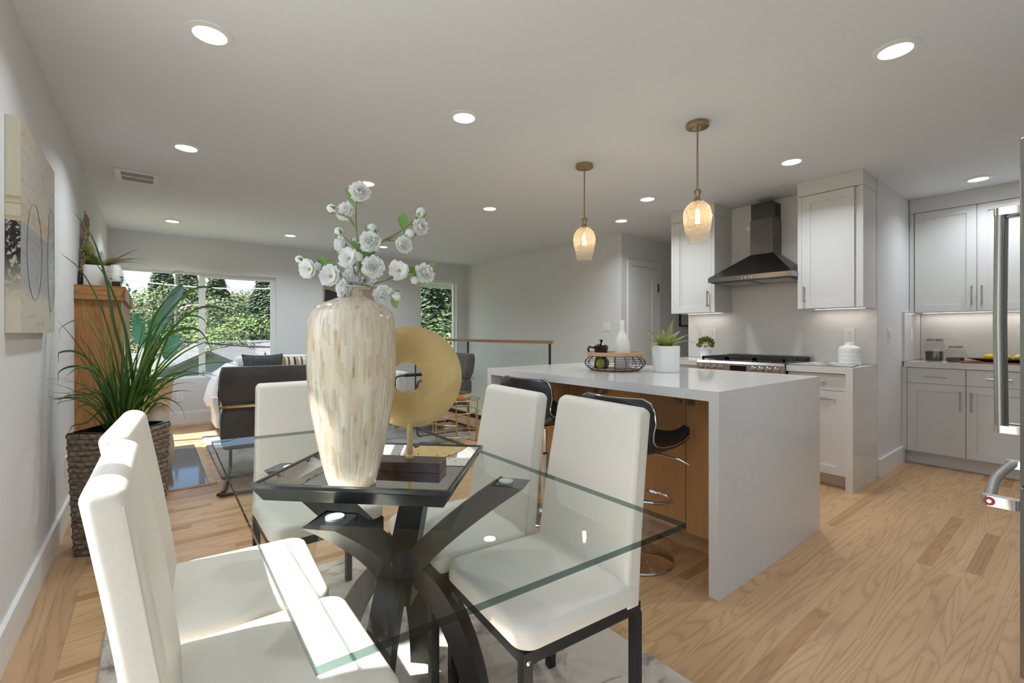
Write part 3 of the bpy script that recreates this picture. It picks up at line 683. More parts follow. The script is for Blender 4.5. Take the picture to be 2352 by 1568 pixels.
MB().box(FX0 + .006, FX1 - .006, FY - .07, FY - .02, .683, .694).build('gasket', SLOT, fg, smooth=False)
for dd, hx in ((dl, xm - .035), (dr, xm + .035)):
    h_ = MB().tube([(hx, FY + .078, .80), (hx, FY + .082, 1.22), (hx, FY + .078, 1.64)], .0165, 14).build('handle', STEEL, dd)
    for zz in (.805, 1.635): MB().loft([(hx, FY + .046, zz - .014, .019, .05, .018), (hx, FY + .046, zz + .014, .019, .05, .018)], 5).build('handle_bracket', CHROME, h_)
pts = [(lerp(FX0 + .11, FX1 - .11, i / 16), FY + .075 + .018 * math.sin(math.pi * i / 16), .602) for i in range(17)]
h_ = MB().tube(pts, .0165, 14).build('handle', STEEL, dz)
for hx in (FX0 + .11, FX1 - .11):
    br_ = MB().loft([(hx, FY + .05, .585, .018, .046, .017), (hx, FY + .05, .619, .018, .046, .017)], 5).build('handle_bracket', CHROME, h_)
    sx = -1 if hx < xm else 1
    Mx = Matrix.Translation((hx + sx * .018, FY + .075, .602)) @ Matrix.Rotation(R(90 * sx), 4, 'Y')
    MB().lathe([(.0145, 0), (.0145, .0015), (.007, .0018)], 20).xf(Mx).build('medallion', pm('red_enamel', (.55, .03, .04), .3), br_)
    MB().lathe([(.006, .0015), (.006, .003), (.001, .0032)], 14).xf(Mx).build('medallion_center', CHROME, br_)

# counter objects ---------------------------------------------------
plate('wall_outlet', 'wide switch and outlet plate on the backsplash behind the small topiary', 'outlet', (XR - .02, 2.525, 1.165), (-1, 0), .165, .118, 'ssos')
plate('wall_outlet', 'white outlet on the backsplash above the white canister', 'outlet', (XR - .02, 1.285, 1.155), (-1, 0), .075, .118, 'o')
plate('light_switch', 'white rocker switch on the side wall next to the pantry counter', 'switch', (4.97, YK, 1.155), (0, -1), .075, .118, 's')
plate('light_switch', 'white rocker switch on the pantry side backsplash', 'switch', (5.62, YK - .02, 1.155), (0, -1), .075, .118, 's')
t = thing('canister', 'white woven-texture ceramic canister on the counter right of the range', 'canister', (4.44, 1.235, .914))
m = MB()
pf = [(.070, .9145), (.074, .918)] + [(.076 + .0016 * math.sin(k * 2.1), .925 + k * .0105) for k in range(11)] + [(.074, 1.052), (.062, 1.062)]
m.lathe(pf, 40, 4.44, 1.235).build('body', WHITEC, t)
MB().lathe([(.063, 1.0625), (.040, 1.070), (.034, 1.078), (.034, 1.094), (.030, 1.098), (.001, 1.099)], 28, 4.44, 1.235).build('lid', WHITEC, t)
# open magazine
mg = thing('magazine', 'open magazine lying across the counter beside the range', 'magazine', (4.25, 1.36, .915), R(8))
PAPER = noisy('magazine_page', (.36, .33, .30), (.62, .60, .57), (1, 1, 1), ns=9, rough=.5)
for s, nm in ((-1, 'page_block'), (1, 'page_block')):
    m = MB(); n = 10; vs = []; fs = []
    for i in range(n + 1):
        a = i / n; yy = s * a * .21; zz = .004 + .020 * math.sin(min(1, a * 1.5) * math.pi) * (1 - a) + .002
        for xx in (-.14, .14): vs += [(xx, yy, zz), (xx, yy, .0005)]
    for i in range(n):
        q = i * 4; fs += [(q, q + 4, q + 6, q + 2), (q + 1, q + 3, q + 7, q + 5), (q, q + 1, q + 5, q + 4), (q + 2, q + 6, q + 7, q + 3)]
    fs += [(0, 2, 3, 1), (n * 4, n * 4 + 1, n * 4 + 3, n * 4 + 2)]
    m.add(vs, fs).build(nm, PAPER, mg, local=True)
MB().box(-.145, .145, -.215, .215, .0, .0008).build('cover', pm('dark_cover', (.05, .04, .035), .3), mg, smooth=False, local=True)
# small topiary
def leaf_ball(name, par, c, r, n, mat, size, seed, squash=.8):
    rr = random.Random(seed); m = MB()
    for i in range(n):
        d = Vector((rr.gauss(0, 1), rr.gauss(0, 1), rr.gauss(0, 1))).normalized()
        if d.z < -.5: d.z = -d.z
        p = Vector(c) + Vector((d.x * r, d.y * r, d.z * r * squash)) * rr.uniform(.55, 1)
        a = d.cross(Vector((rr.random(), rr.random(), rr.random()))).normalized(); b = (d + a * .3).normalized(); s = size * rr.uniform(.7, 1.3)
        m.add([p - a * s * .4, p + b * s * .5, p + a * s * .4 + b * s * .4, p + b * s * 1.1 + d * s * .2], [(0, 1, 3), (1, 2, 3), (0, 2, 1)])
    return m.build(name, mat, par, smooth=False)
t = thing('topiary_pot', 'small round topiary in a white pot left of the range', 'potted plant', (4.33, 2.40, .914))
MB().lathe([(.042, .9145), (.046, .918), (.052, 1.0), (.052, 1.012), (.046, 1.012), (.045, .99)], 28, 4.33, 2.40).build('pot', WHITEC, t)
MB().lathe([(.001, 1.003), (.045, 1.003)], 20, 4.33, 2.40, False, False).build('soil', SOIL, t)
f_ = leaf_ball('foliage', t, (4.33, 2.40, 1.062), .072, 420, FERND, .020, 3); f_['kind'] = 'stuff'
# glass jars
def jar(lab, x, y_, r, h, fill, sq):
    t = thing('glass_jar', lab, 'jar', (x, y_, .914)); z = .9145
    n = 5; q = r * .35
    MB().loft([(x, y_, z, r * .9, r * .9, q), (x, y_, z + .008, r, r, q), (x, y_, z + h * .72, r, r, q), (x, y_, z + h * .86, r * sq, r * sq, r * sq * .6), (x, y_, z + h * .9, r * sq, r * sq, r * sq * .6)], n, True, False).build('glass_body', JARGL, t)
    MB().lathe([(r * sq * .98, z + h * .9), (r * sq * 1.05, z + h * .9), (r * sq * 1.05, z + h), (.001, z + h)], 28, x, y_).build('lid', pm('pewter', (.33, .31, .28), .35, .9) if 'pewter' not in MT else MT['pewter'], t)
    m = MB().loft([(x, y_, z + .004, r * .86, r * .86, q), (x, y_, z + fill * h, r * .93, r * .93, q), (x, y_, z + fill * h + .006, r * .6, r * .6, q)], n); o_ = m.build('coffee_beans', MT.get('beans') or noisy('beans', (.018, .008, .004), (.07, .03, .015), ns=130, rough=.4, bs=.9, bd=.01), t); o_['kind'] = 'stuff'
jar('tall square glass jar half full of coffee beans on the pantry counter', 5.72, .93, .064, .205, .42, .88)
jar('short rounded glass jar with few coffee beans beside the taller jar', 5.66, .78, .062, .142, .26, .72)
t = thing('cutting_board', 'reddish wooden board lying under the lemon tray', 'board', (5.62, .45, .914))
MB().loft([(5.60, .45, .9145, .13, .29, .03), (5.60, .45, .928, .13, .29, .03)], 5).build('board', REDW, t)
t = thing('lemon_tray', 'long dark wooden dish holding lemons', 'tray', (5.62, .42, .928))
m = MB(); ring0 = [(5.62, .42, .9285, .05, .17, .05), (5.62, .42, .934, .07, .21, .07), (5.62, .42, .950, .105, .275, .10), (5.62, .42, .956, .112, .285, .11), (5.62, .42, .956, .106, .279, .105), (5.62, .42, .938, .06, .2, .06)]
m.loft(ring0, 6).build('dish', DARKW, t)
for k, (lx, ly, lz) in enumerate(((5.60, .56, 'left end'), (5.62, .475, 'second from the left'), (5.60, .39, 'third from the left'), (5.62, .305, 'behind the fridge handle'), (5.60, .225, 'right end'))):
    m = MB().lathe([(.001, -.044), (.006, -.041), (.016, -.034), (.027, -.016), (.030, 0), (.027, .016), (.016, .034), (.006, .042), (.001, .045)], 18, cap0=False, cap1=False)
    m.xf(Matrix.Translation((lx, ly, .968)) @ Matrix.Rotation(R(90 + k * 7), 4, 'X') @ Matrix.Rotation(R(k * 30), 4, 'Y'))
    tag(m.build('lemon', LEMON), 'yellow lemon in the dark wooden dish, %s' % lz, 'lemon', 'lemons in the wooden dish')

# pendants ------------------------------------------------------------
def pendant(lab, x, y_):
    t = thing('pendant_lamp', lab, 'pendant lamp', (x, y_, CZ), group='amber glass pendants over the island')
    MB().lathe([(.064, CZ - .0005), (.066, CZ - .004), (.066, CZ - .024), (.062, CZ - .027), (.001, CZ - .027)], 32, x, y_).build('canopy', BRASS, t)
    for k in range(3): MB().lathe([(.005, CZ - .033), (.005, CZ - .027)], 8, x + .045 * math.cos(k * 2.1), y_ + .045 * math.sin(k * 2.1)).build('screw', BRASS, t)
    MB().tube([(x, y_, 2.02), (x, y_, CZ - .027)], .0055, 10).build('rod', BRASS, t)
    MB().lathe([(.008, 2.035), (.020, 2.028), (.024, 2.018), (.015, 2.0), (.013, 1.988), (.026, 1.966), (.030, 1.958), (.004, 1.958)], 24, x, y_).build('cap', BRASS, t)
    pr = [(.030, 1.960), (.052, 1.945), (.070, 1.922), (.079, 1.895), (.081, 1.868), (.078, 1.835), (.070, 1.79), (.060, 1.745), (.052, 1.708)]
    rr_ = []
    m = MB(); n = 40; vs = []; fs = []
    for k, (r, z) in enumerate(pr):
        for i in range(n):
            a = 2 * math.pi * i / n; q = r * (1 + .03 * math.sin(7 * a + 2.3 * k) + .02 * math.sin(11 * a - 3.1 * k)); vs.append((x + q * math.cos(a), y_ + q * math.sin(a), z))
    for k in range(len(pr) - 1):
        for i in range(n): fs.append((k * n + i, k * n + (i + 1) % n, (k + 1) * n + (i + 1) % n, (k + 1) * n + i))
    m.add(vs, fs).build('glass_shade', PENGL, t)
    MB().lathe([(.014, 1.958), (.014, 1.925), (.012, 1.922), (.001, 1.922)], 16, x, y_).build('socket', BRASS, t)
    MB().lathe([(.010, 1.922), (.018, 1.905), (.023, 1.875), (.021, 1.845), (.012, 1.815), (.001, 1.806)], 20, x, y_, True, False).build('bulb', MT.get('bulb_glass') or thin_glass('bulb_glass', (1, .93, .82)), t)
    m = MB()
    for k in range(6):
        a = k * math.pi / 3; m.tube([(x + .006 * math.cos(a), y_ + .006 * math.sin(a), 1.91), (x + .012 * math.cos(a + .5), y_ + .012 * math.sin(a + .5), 1.83)], .0030, 6)
    m.build('filament', BULB, t)
    pl = bpy.data.lights.new('pendant_glow', 'POINT'); pl.energy = .45; pl.color = (1, .82, .6); pl.shadow_soft_size = .015
    po = bpy.data.objects.new('pendant_glow', pl); COL.objects.link(po); po.parent = t; po.location = (0, 0, 1.865 - CZ)
pendant('amber glass pendant lamp nearer the range hood, larger in view', 2.573, 1.478)
pendant('amber glass pendant lamp farther left above the wire basket', 2.540, 2.363)
# ------------------------------------------------------------------ dining rug, table, chairs
t = thing('dining_rug', 'distressed grey-beige low pile rug under the dining table', 'rug', (.63, 1.3, 0))
MB().loft([(.636, 1.2, .0005, .78, 1.205, .01), (.636, 1.2, .008, .78, 1.205, .01)], 2).build('pile', RUG, t, smooth=False)
MB().loft([(.636, 1.2, .0004, .784, 1.209, .012), (.636, 1.2, .0065, .784, 1.209, .012)], 2).build('bound_edge', pm('rug_edge', (.30, .28, .26), .9), t, smooth=False)

ZT = .76
tb = thing('dining_table', 'clear glass dining table on a black hourglass leg base', 'table', (.60, 1.32, 0))
m = MB(); quad = [(.158, .593), (.907, .548), (.912, 2.005), (.177, 2.085)]
m.add([(x, y_, ZT - .012) for x, y_ in quad] + [(x, y_, ZT) for x, y_ in quad], [(0, 1, 5, 4), (1, 2, 6, 5), (2, 3, 7, 6), (3, 0, 4, 7)])
m.f += [(3, 2, 1, 0), (4, 5, 6, 7)]; m.m += [1, 1]
m.build('glass_top', [GLEDGE, TABGL], tb, smooth=False)
TC = Vector((.60, 1.32, 0))
pads = [(.330, 1.085), (.800, 1.045), (.345, 1.585), (.820, 1.570)]
feet = [(.430, 1.135), (.775, 1.145), (.440, 1.490), (.765, 1.490)]
for k in range(4):
    pc = Vector((pads[k][0], pads[k][1], 0)); d = (pc - TC); d.z = 0; dn = d.normalized(); sd = dn.cross(Vector((0, 0, 1)))
    path = []; n = 14; Rr = d.length + .012
    for i in range(n + 1):
        s = i / n; path.append(TC + dn * (.012 + (Rr - .012) * s) + Vector((0, 0, .41 + (.742 - .41) * s ** .74)))
    mm_ = MB().sweep(path, sd, [.082] * (n + 1), [lerp(.070, .056, i / n) for i in range(n + 1)])
    td = (path[-1] - path[-2]).normalized()
    for q in range(4):     # end cut level under the glass
        vv = Vector(mm_.v[n * 4 + q]); mm_.v[n * 4 + q] = tuple(vv - td * ((vv.z - .7425) / td.z))
    mm_.build('upper_arm', LEGBLK, tb, angle=30)
    pe = TC + dn * (d.length - .002)
    MB().lathe([(.021, .7427), (.021, .7478), (.001, .7478)], 24, pe.x, pe.y).build('pad', pm('clear_pad', (.55, .57, .58), .25) if 'clear_pad' not in MT else MT['clear_pad'], tb)
    fc = Vector((feet[k][0], feet[k][1], 0)); d = fc - TC; dn = d.normalized(); sd = dn.cross(Vector((0, 0, 1))); path = []
    for i in range(n + 1):
        s = i / n; a = s * math.pi / 2
        path.append(TC + dn * (.02 + (d.length - .02) * math.sin(a) ** 1.0 * (.55 + .45 * s)) + Vector((0, 0, .455 * math.cos(a * .98) ** .9 + .010)))
    path[-1].z = .0098
    MB().sweep(path, sd, .076, .060).build('lower_leg', LEGBLK, tb, angle=30)
MB().loft([(TC.x, TC.y, .36, .045, .045, .002), (TC.x, TC.y, .43, .055, .055, .002), (TC.x, TC.y, .47, .03, .03, .002)], 2, rot=R(45)).build('hub_block', LEGBLK, tb, smooth=False)

# chair: local origin under the seat centre, facing +x
def make_chair(lab):
    t = thing('dining_chair', lab, 'chair', group='cream leather dining chairs around the glass table')
    m = MB(); r = .022; rings = []
    hx, hy, zc = .205, .212, .425
    for a in range(5):
        th = a / 4 * math.pi / 2; rings.append((0, 0, zc + r * .5 * (1 - math.cos(th)) - 0, hx - r * .5 * (1 - math.sin(th)), hy - r * .5 * (1 - math.sin(th)), .045))
    for a in range(1, 6):
        th = a / 5 * math.pi / 2; rings.append((0, 0, zc + .036 + .022 * math.sin(th), hx - .022 * (1 - math.cos(th)), hy - .022 * (1 - math.cos(th)), .045))
    for s, dz in ((.72, .009), (.45, .014), (.2, .016)): rings.append((-.01, 0, zc + .058 + dz, hx * s, hy * s, .045 * s))
    m.loft(rings, 6).build('seat', LEATHER, t, local=True, angle=60)
    # backrest: loft of horizontal sections, leaning back, tapering, soft top
    m = MB(); rings = []
    for i in range(13):
        s = i / 12; z = .415 + .515 * s; x = -.168 - .075 * s - .018 * math.sin(s * math.pi) * -1 * .3; hw = lerp(.208, .186, s); th = lerp(.030, .0285, s)
        if i == 0: rings.append((x, 0, z, th - .006, hw - .006, .014)); z += .004
        rings.append((x, 0, z, th, hw, .016))
    for a in range(1, 7):
        th_ = a / 6 * math.pi / 2; rings.append((-.243 - .003 * a / 6, 0, .930 + .024 * math.sin(th_), max(.0285 - .026 * (1 - math.cos(th_)), .002), .186 - .016 * (1 - math.cos(th_)), .016))
    b = m.loft(rings, 5).build('backrest', LEATHER, t, local=True, angle=60)
    for s in (-1, 1):
        pth = [(-.150 - .075 * i / 8 + .003, s * (lerp(.2085, .1865, i / 8) + .0002), .43 + .49 * i / 8) for i in range(9)]
        MB().tube(pth, .0018, 5).build('seam', STITCH, b, local=True)
    f = .026
    m = MB(); z0, z1 = .395, .425
    m.box(-.20, .195, -.205, -.205 + f, z0, z1).box(-.20, .195, .205 - f, .205, z0, z1).box(.195 - f, .195, -.205 + f, .205 - f, z0, z1).box(-.20, -.20 + f, -.205 + f, .205 - f, z0, z1)
    m.build('seat_frame', BLACKM, t, smooth=False, local=True)
    for sx in (-1, 1):
        for sy in (-1, 1):
            xx = .195 - f if sx > 0 else -.205; yy = .205 - f if sy > 0 else -.205
            lg = MB().box(xx, xx + f, yy, yy + f, .0095, .395).build('leg', BLACKM, t, smooth=False, local=True)
            if sx > 0: MB().lathe([(.006, 0), (.006, .0015), (.001, .002)], 10).xf(Matrix.Translation((xx + f / 2, yy + (f if sy > 0 else 0), .412 - .01)) @ Matrix.Rotation(R(-90 * sy), 4, 'X')).build('bolt', CHROME, lg, local=True)
    return t
ch = make_chair('cream leather dining chair with its back to the island, nearest the camera')
def put(o, x, y_, deg): o.location = (x, y_, 0); o.rotation_euler = (0, 0, R(deg))
put(ch, .888, 1.005, 175)
dup(ch, (.882, 1.440, 0), R(175), 'cream leather dining chair with its back to the island, beyond the nearest one')
dup(ch, (.192, 1.050, 0), R(-1), 'cream leather dining chair on the wall side, its sunlit back nearest the camera')
dup(ch, (.190, 1.490, 0), R(-4), 'cream leather dining chair on the wall side, second from the camera')
dup(ch, (.535, 1.985, 0), R(-90), 'cream leather dining chair at the far end of the table facing the camera')

# mirrored tray -----------------------------------------------------
ZR = .806; tc = (.516, 1.250); TR = R(-44.3)
tr = thing('mirror_tray', 'square mirrored tray with flared black frame under the vase', 'tray', (tc[0], tc[1], ZT))
hA, hB, fl_ = .2485, .2225, .021
def tring(z, off, r): return (0, 0, z, hA + off, hB + off, r)
MB().loft([tring(ZT + .0006, -fl_, .003), tring(ZT + .006, -fl_ + .003, .003), tring(ZR - .015, -.004, .004), tring(ZR - .010, 0, .004), tring(ZR - .002, 0, .004), tring(ZR, -.003, .004), tring(ZR, -.010, .004), tring(ZR - .004, -.012, .004), tring(ZT + .009, -fl_ - .010, .002)], 2, True, True, rot=TR).xf(Matrix.Translation((tc[0], tc[1], 0))).build('frame', pm('tray_black', (.012, .014, .016), .22, 0, .8), tr, angle=25)
c_, s_ = math.cos(TR), math.sin(TR)
def rl(x, y_, z): return (tc[0] + x * c_ - y_ * s_, tc[1] + x * s_ + y_ * c_, z)
iA, iB = hA - fl_ - .0112, hB - fl_ - .0112; oA, oB = hA - .0132, hB - .0132; zb_, zt_ = ZT + .0105, ZR - .0042
MB().add([rl(-iA, -iB, zb_), rl(iA, -iB, zb_), rl(iA, iB, zb_), rl(-iA, iB, zb_)], [(0, 1, 2, 3)]).build('mirror_base', MIRROR, tr, smooth=False)
for k in range(4):
    ia, ib, oa, ob = (iA, iB, oA, oB) if k % 2 == 0 else (iB, iA, oB, oA)
    def rk(x, y_, z):
        for _ in range(k): x, y_ = -y_, x
        return rl(x, y_, z)
    pan = MB().add([rk(-ia, ib, zb_ + .0001), rk(ia, ib, zb_ + .0001), rk(oa, ob, zt_), rk(-oa, ob, zt_)], [(0, 3, 2, 1)]).build('mirror_side', MIRROR, tr, smooth=False)
    rs = random.Random(40 + k); m = MB()
    for i in range(18):
        u_ = rs.uniform(-.85, .85) * ia; f_ = rs.uniform(.12, .9); yy = lerp(ib, ob, f_) - .0006; zz = lerp(zb_, zt_, f_) + .0004; s = rs.uniform(.0007, .0014)
        m.add([rk(u_ - s, yy, zz - s), rk(u_ + s, yy, zz - s), rk(u_ + s, yy, zz + s), rk(u_ - s, yy, zz + s)], [(0, 1, 2, 3)])
    for i in range(3):
        u_ = rs.uniform(-.85, .85) * oa; ss = rs.uniform(.006, .014)
        m.add([rk(u_ - ss, ob - .0006, zt_ - .0004), rk(u_ + ss, ob - .0006, zt_ - .0004), rk(u_ + ss * .6, ob - .0030, zt_ - .004), rk(u_ - ss * .2, ob - .0045, zt_ - .0075), rk(u_ - ss * .8, ob - .0028, zt_ - .0035)], [(0, 1, 2, 3, 4)])
    m.build('antique_spots', SLOT, pan, smooth=False)

# vase ------------------------------------------------------------------
VX, VY, VZ = .415, 1.2116, ZT + .0108
k_ = 1.21 / F_PX
prof = [(0.0, 1112)] ; prof = [(48, 1112), (51, 1108), (58, 1085), (67, 1050), (77, 1000), (86, 950), (92.5, 905), (96.5, 860), (98, 810), (97, 765), (94, 735), (89, 717), (80, 706), (66, 697), (48, 690), (33, 684), (25, 678), (22.5, 672), (24, 666), (31, 661.5), (37.5, 659.5), (37, 657.5), (30, 660), (20, 668), (20, 690)]
sc_ = (1.293 - VZ) / (1112 - 657.5)
pr = [(r * k_, VZ + (1112 - v) * sc_) for r, v in prof]
vs = thing('pearl_vase', 'tall mother-of-pearl mosaic vase on the mirrored tray', 'vase', (VX, VY, VZ))
MB().lathe(pr, 64, VX, VY, True, True).build('body', VASEM, vs, angle=60)
MB().lathe([(.046, VZ - .0002), (.047, VZ + .003), (.04, VZ + .004)], 40, VX, VY).build('foot_pad', SLOT, vs)

# gold disc sculpture ------------------------------------------------------
DXc, DYc = .598, 1.256
ds = thing('disc_sculpture', 'hammered gold ring disc on a dark wooden block stand', 'sculpture', (DXc, DYc, VZ))
MB().loft([(0, 0, VZ + .0002, .103, .0375, .002), (0, 0, VZ + .026, .103, .0375, .002), (0, 0, VZ + .0275, .101, .0355, .002)], 2, rot=R(-46)).xf(Matrix.Translation((DXc, DYc, 0))).build('base_block', DARKW, ds, smooth=False)
MB().lathe([(.0135, VZ + .0276), (.0135, VZ + .034), (.009, VZ + .039), (.0088, VZ + .044), (.0082, VZ + .13), (.0082, VZ + .138)], 20, .604, 1.264).build('stem', DISCM, ds)
TD = 1.368; pc = at(944, 865, TD); rad = 116 * TD / F_PX; hole = 34.5 * TD / F_PX
m = MB(); n = 72; vs_ = []; fs_ = []
tocam = Vector((-.56, -.83, 0)).normalized(); ex = Vector((0, 0, 1)).cross(tocam).normalized(); ez = Vector((0, 0, 1))
hc = (-9 * TD / F_PX, -1 * TD / F_PX)
NRR = 9
for side in (1, -1):
    for j in range(NRR + 1):
        s = j / NRR
        for i in range(n):
            a = 2 * math.pi * i / n
            xi, zi = hc[0] + hole * math.cos(a), hc[1] + hole * math.sin(a); xo, zo = rad * math.cos(a), rad * math.sin(a)
            x_, z_ = lerp(xi, xo, s), lerp(zi, zo, s)
            # dished disc with two raised fold lines
            dd = .009 * math.sin(math.pi * s) + .004
            f1 = abs((x_ * .60 + z_ * -.80) + .012); dd += .007 * max(0, 1 - f1 / .030) * s * (1 if x_ * .8 + z_ * .6 > 0 or True else 0)
            f2 = abs((x_ * .55 - z_ * .83) - .078); dd += .006 * max(0, 1 - f2 / .026)
            if j in (0, NRR): dd = .002
            if side < 0: dd = -.003 if j not in (0, NRR) else -.002
            vs_.append(pc + ex * x_ + ez * z_ + tocam * dd)
for sd_ in range(2):
    o_ = sd_ * (NRR + 1) * n
    for j in range(NRR):
        for i in range(n):
            a_, b_ = o_ + j * n + i, o_ + j * n + (i + 1) % n; fs_.append((a_, b_, b_ + n, a_ + n) if sd_ == 0 else (a_, a_ + n, b_ + n, b_))
o1 = (NRR + 1) * n
for j in (0, NRR):
    for i in range(n):
        a_, b_ = j * n + i, j * n + (i + 1) % n; fs_.append((a_, o1 + a_, o1 + b_, b_))
m.add(vs_, fs_).build('ring_disc', DISCM, ds, angle=40)

# blossom sprays -------------------------------------------------------------
rf = random.Random(5)
def petal_ball(r, seed, open_=False):
    rr = random.Random(seed); m = MB()
    if not open_: m.lathe([(.001, -r * .25), (r * .42, -r * .12), (r * .66, r * .12), (r * .62, r * .42), (r * .36, r * .66), (.001, r * .72)], 12, cap0=False, cap1=False)
    layers = ((-.15, 11, .98), (.12, 11, 1.0), (.42, 10, .98), (.72, 9, .93), (1.0, 7, .88), (1.3, 5, .82)) if not open_ else ((0.05, 11, 1.0), (.28, 10, .9))
    for el, cnt, sc in layers:
        for i in range(cnt):
            a = 2 * math.pi * (i + rr.random() * .6) / cnt; e = el + rr.uniform(-.12, .12)
            d = Vector((math.cos(a) * math.cos(e), math.sin(a) * math.cos(e), math.sin(e))); sd = Vector((-math.sin(a), math.cos(a), 0)); up = sd.cross(d) * -1
            n = 4; vs = []; fs = []; L_ = r * sc * rr.uniform(.88, 1.08); wd = r * (.50 if open_ else .33)
            for q in range(n):
                s = q / (n - 1); wq = wd * (.25 + .75 * math.sin(min(1, s * 1.15) * math.pi * .5)); cup = up * (r * .32 * s * s * rr.uniform(.5, 1.2))
                for w2 in (-1, -.33, .33, 1):
                    ruf = rr.uniform(-.11, .11) * r * s
                    vs.append(d * (L_ * s * (1 - .10 * abs(w2))) + sd * (wq * w2) + cup + up * (abs(w2) * r * .12) + up * ruf + d * ruf)
            for q in range(n - 1):
                for w2 in range(3): k = q * 4 + w2; fs.append((k, k + 1, k + 5, k + 4))
            m.add(vs, fs)
    return m
def bud_mesh(r):
    m = MB(); m.lathe([(.001, -r * .2), (r * .45, 0), (r * .62, r * .4), (r * .55, r * .85), (r * .25, r * 1.15), (.001, r * 1.2)], 10, cap0=False, cap1=False); return m
def sepals(r, n=5):
    m = MB()
    for i in range(n):
        a = 2 * math.pi * i / n; d = Vector((math.cos(a), math.sin(a), 0)); s = Vector((-d.y, d.x, 0)); z = Vector((0, 0, 1))
        m.add([-s * r * .14 - z * r * .25, s * r * .14 - z * r * .25, d * r * .62 + s * r * .2 + z * r * .3, d * r * .62 - s * r * .2 + z * r * .3, d * r * .78 + z * r * .85], [(0, 1, 2, 3), (3, 2, 4)])
    return m
def leafm(l, w_):
    m = MB(); pts = [(0, 0), (.25, .7), (.5, 1), (.75, .7), (1, 0)]; vs = []
    for s, w2 in pts:
        z = -.18 * l * s * s; vs += [(l * s, -w_ * w2 / 2, z + .06 * l * w2), (l * s, 0, z), (l * s, w_ * w2 / 2, z + .06 * l * w2)]
    fs = []
    for i in range(4): k = i * 3; fs += [(k, k + 1, k + 4, k + 3), (k + 1, k + 2, k + 5, k + 4)]
    return m.add(vs, fs)
def orient(p, d): return Matrix.Translation(p) @ Vector(d).to_track_quat('Z', 'Y').to_matrix().to_4x4()
MOUTH = Vector((VX, VY, 1.29))
TV = 1.21
TOCAM = (-FW - RT * -.28 + Vector((0, 0, .05))).normalized()
def spray(lab, paths, items):
    t = thing('blossom_branch', lab, 'flower', (VX, VY, 1.22), group='white blossom branches in the pearl vase')
    for pts, r in paths:
        P3 = [at(u, v, TV + dt) for u, v, dt in pts]
        # smooth
        out = []
        for i in range(len(P3) - 1):
            p0 = P3[max(i - 1, 0)]; p1 = P3[i]; p2 = P3[i + 1]; p3 = P3[min(i + 2, len(P3) - 1)]
            for q in range(5):
                s = q / 5; out.append(.5 * ((2 * p1) + (p2 - p0) * s + (2 * p0 - 5 * p1 + 4 * p2 - p3) * s * s + (3 * p1 - p0 - 3 * p2 + p3) * s ** 3))
        out.append(P3[-1]); n = len(out)
        MB().tube(out, [lerp(r, r * .6, i / n) for i in range(n)], 7).build('twig', STEMG, t)
    for k, it in enumerate(items):
        kind, u, v, dia, dt = it[:5]; dia *= 1.5 if kind == 'l' else 1.22; p = at(u, v, TV + dt); r = dia / 2 * TV / F_PX
        dirv = Vector(it[5]) if len(it) > 5 else TOCAM
        d = (RT * dirv[0] + Vector((0, 0, 1)) * dirv[1] - FW * dirv[2]).normalized() if len(it) > 5 else TOCAM
        if kind == 'b':
            o = petal_ball(r, 100 + k + int(u)).xf(orient(p - d * r * .25, d)).build('blossom', PETAL, t, angle=70); sepals(r * .8).xf(orient(p - d * r * .42, d)).build('sepals', LEAFG, o, smooth=False)
        elif kind == 'o':
            o = petal_ball(r, 200 + k + int(u), True).xf(orient(p, d)).build('blossom', PETAL, t, angle=70)
            MB().lathe([(.001, 0), (r * .22, r * .02), (r * .2, r * .14), (.001, r * .18)], 10, cap0=False, cap1=False).xf(orient(p, d)).build('flower_center', POLLEN, o)
        elif kind == 'u':
            o = bud_mesh(r * 1.15).xf(orient(p - d * r * .6, d)).build('bud', PETAL, t, angle=70); sepals(r * 1.25).xf(orient(p - d * r * .6, d)).build('sepals', LEAFG, o, smooth=False)
        elif kind == 'l':
            d2 = (d - TOCAM * d.dot(TOCAM) * .7).normalized(); y3 = TOCAM.cross(d2).normalized(); z3 = d2.cross(y3); leafm(dia * TV / F_PX, dia * .6 * TV / F_PX).xf(Matrix.Translation(p) @ Matrix((d2, y3, z3)).transposed().to_4x4()).build('leaf', LEAFG, t)
m0 = (817, 700, 0); mm = (817, 655, 0)
spray('tallest white blossom branch, rising straight up out of the vase', [([m0, mm, (828, 605, 0), (826, 569, -.01), (818, 533, -.01), (817, 474, 0), (822, 450, 0)], .0036), ([(816, 522, 0), (798, 500, 0), (776, 490, 0)], .002), ([(812, 515, 0), (804, 498, .005), (794, 490, .01)], .002), ([(824, 577, 0), (808, 560, -.01), (792, 545, -.01)], .002)],
      [('b', 826, 441, 40, 0, (.3, .2, 1)), ('b', 794, 486, 37, .01, (-.2, .1, 1)), ('u', 763, 479, 25, 0, (-.8, .2, .4)), ('u', 779, 533, 24, -.01, (-.5, .8, .3)), ('b', 783, 562, 33, -.015, (-.8, -.1, .6)), ('l', 815, 468, 16, 0, (-.7, .8, .2)), ('l', 818, 468, 16, 0, (.8, .6, .3)), ('l', 812, 452, 18, 0, (-.6, .8, .3)), ('l', 818, 456, 16, 0, (.8, .4, .3)), ('l', 826, 574, 18, -.01, (-.5, .8, .4)), ('l', 832, 590, 20, 0, (.8, .5, .4)), ('u', 817, 555, 22, .02, (.1, .8, .3))])
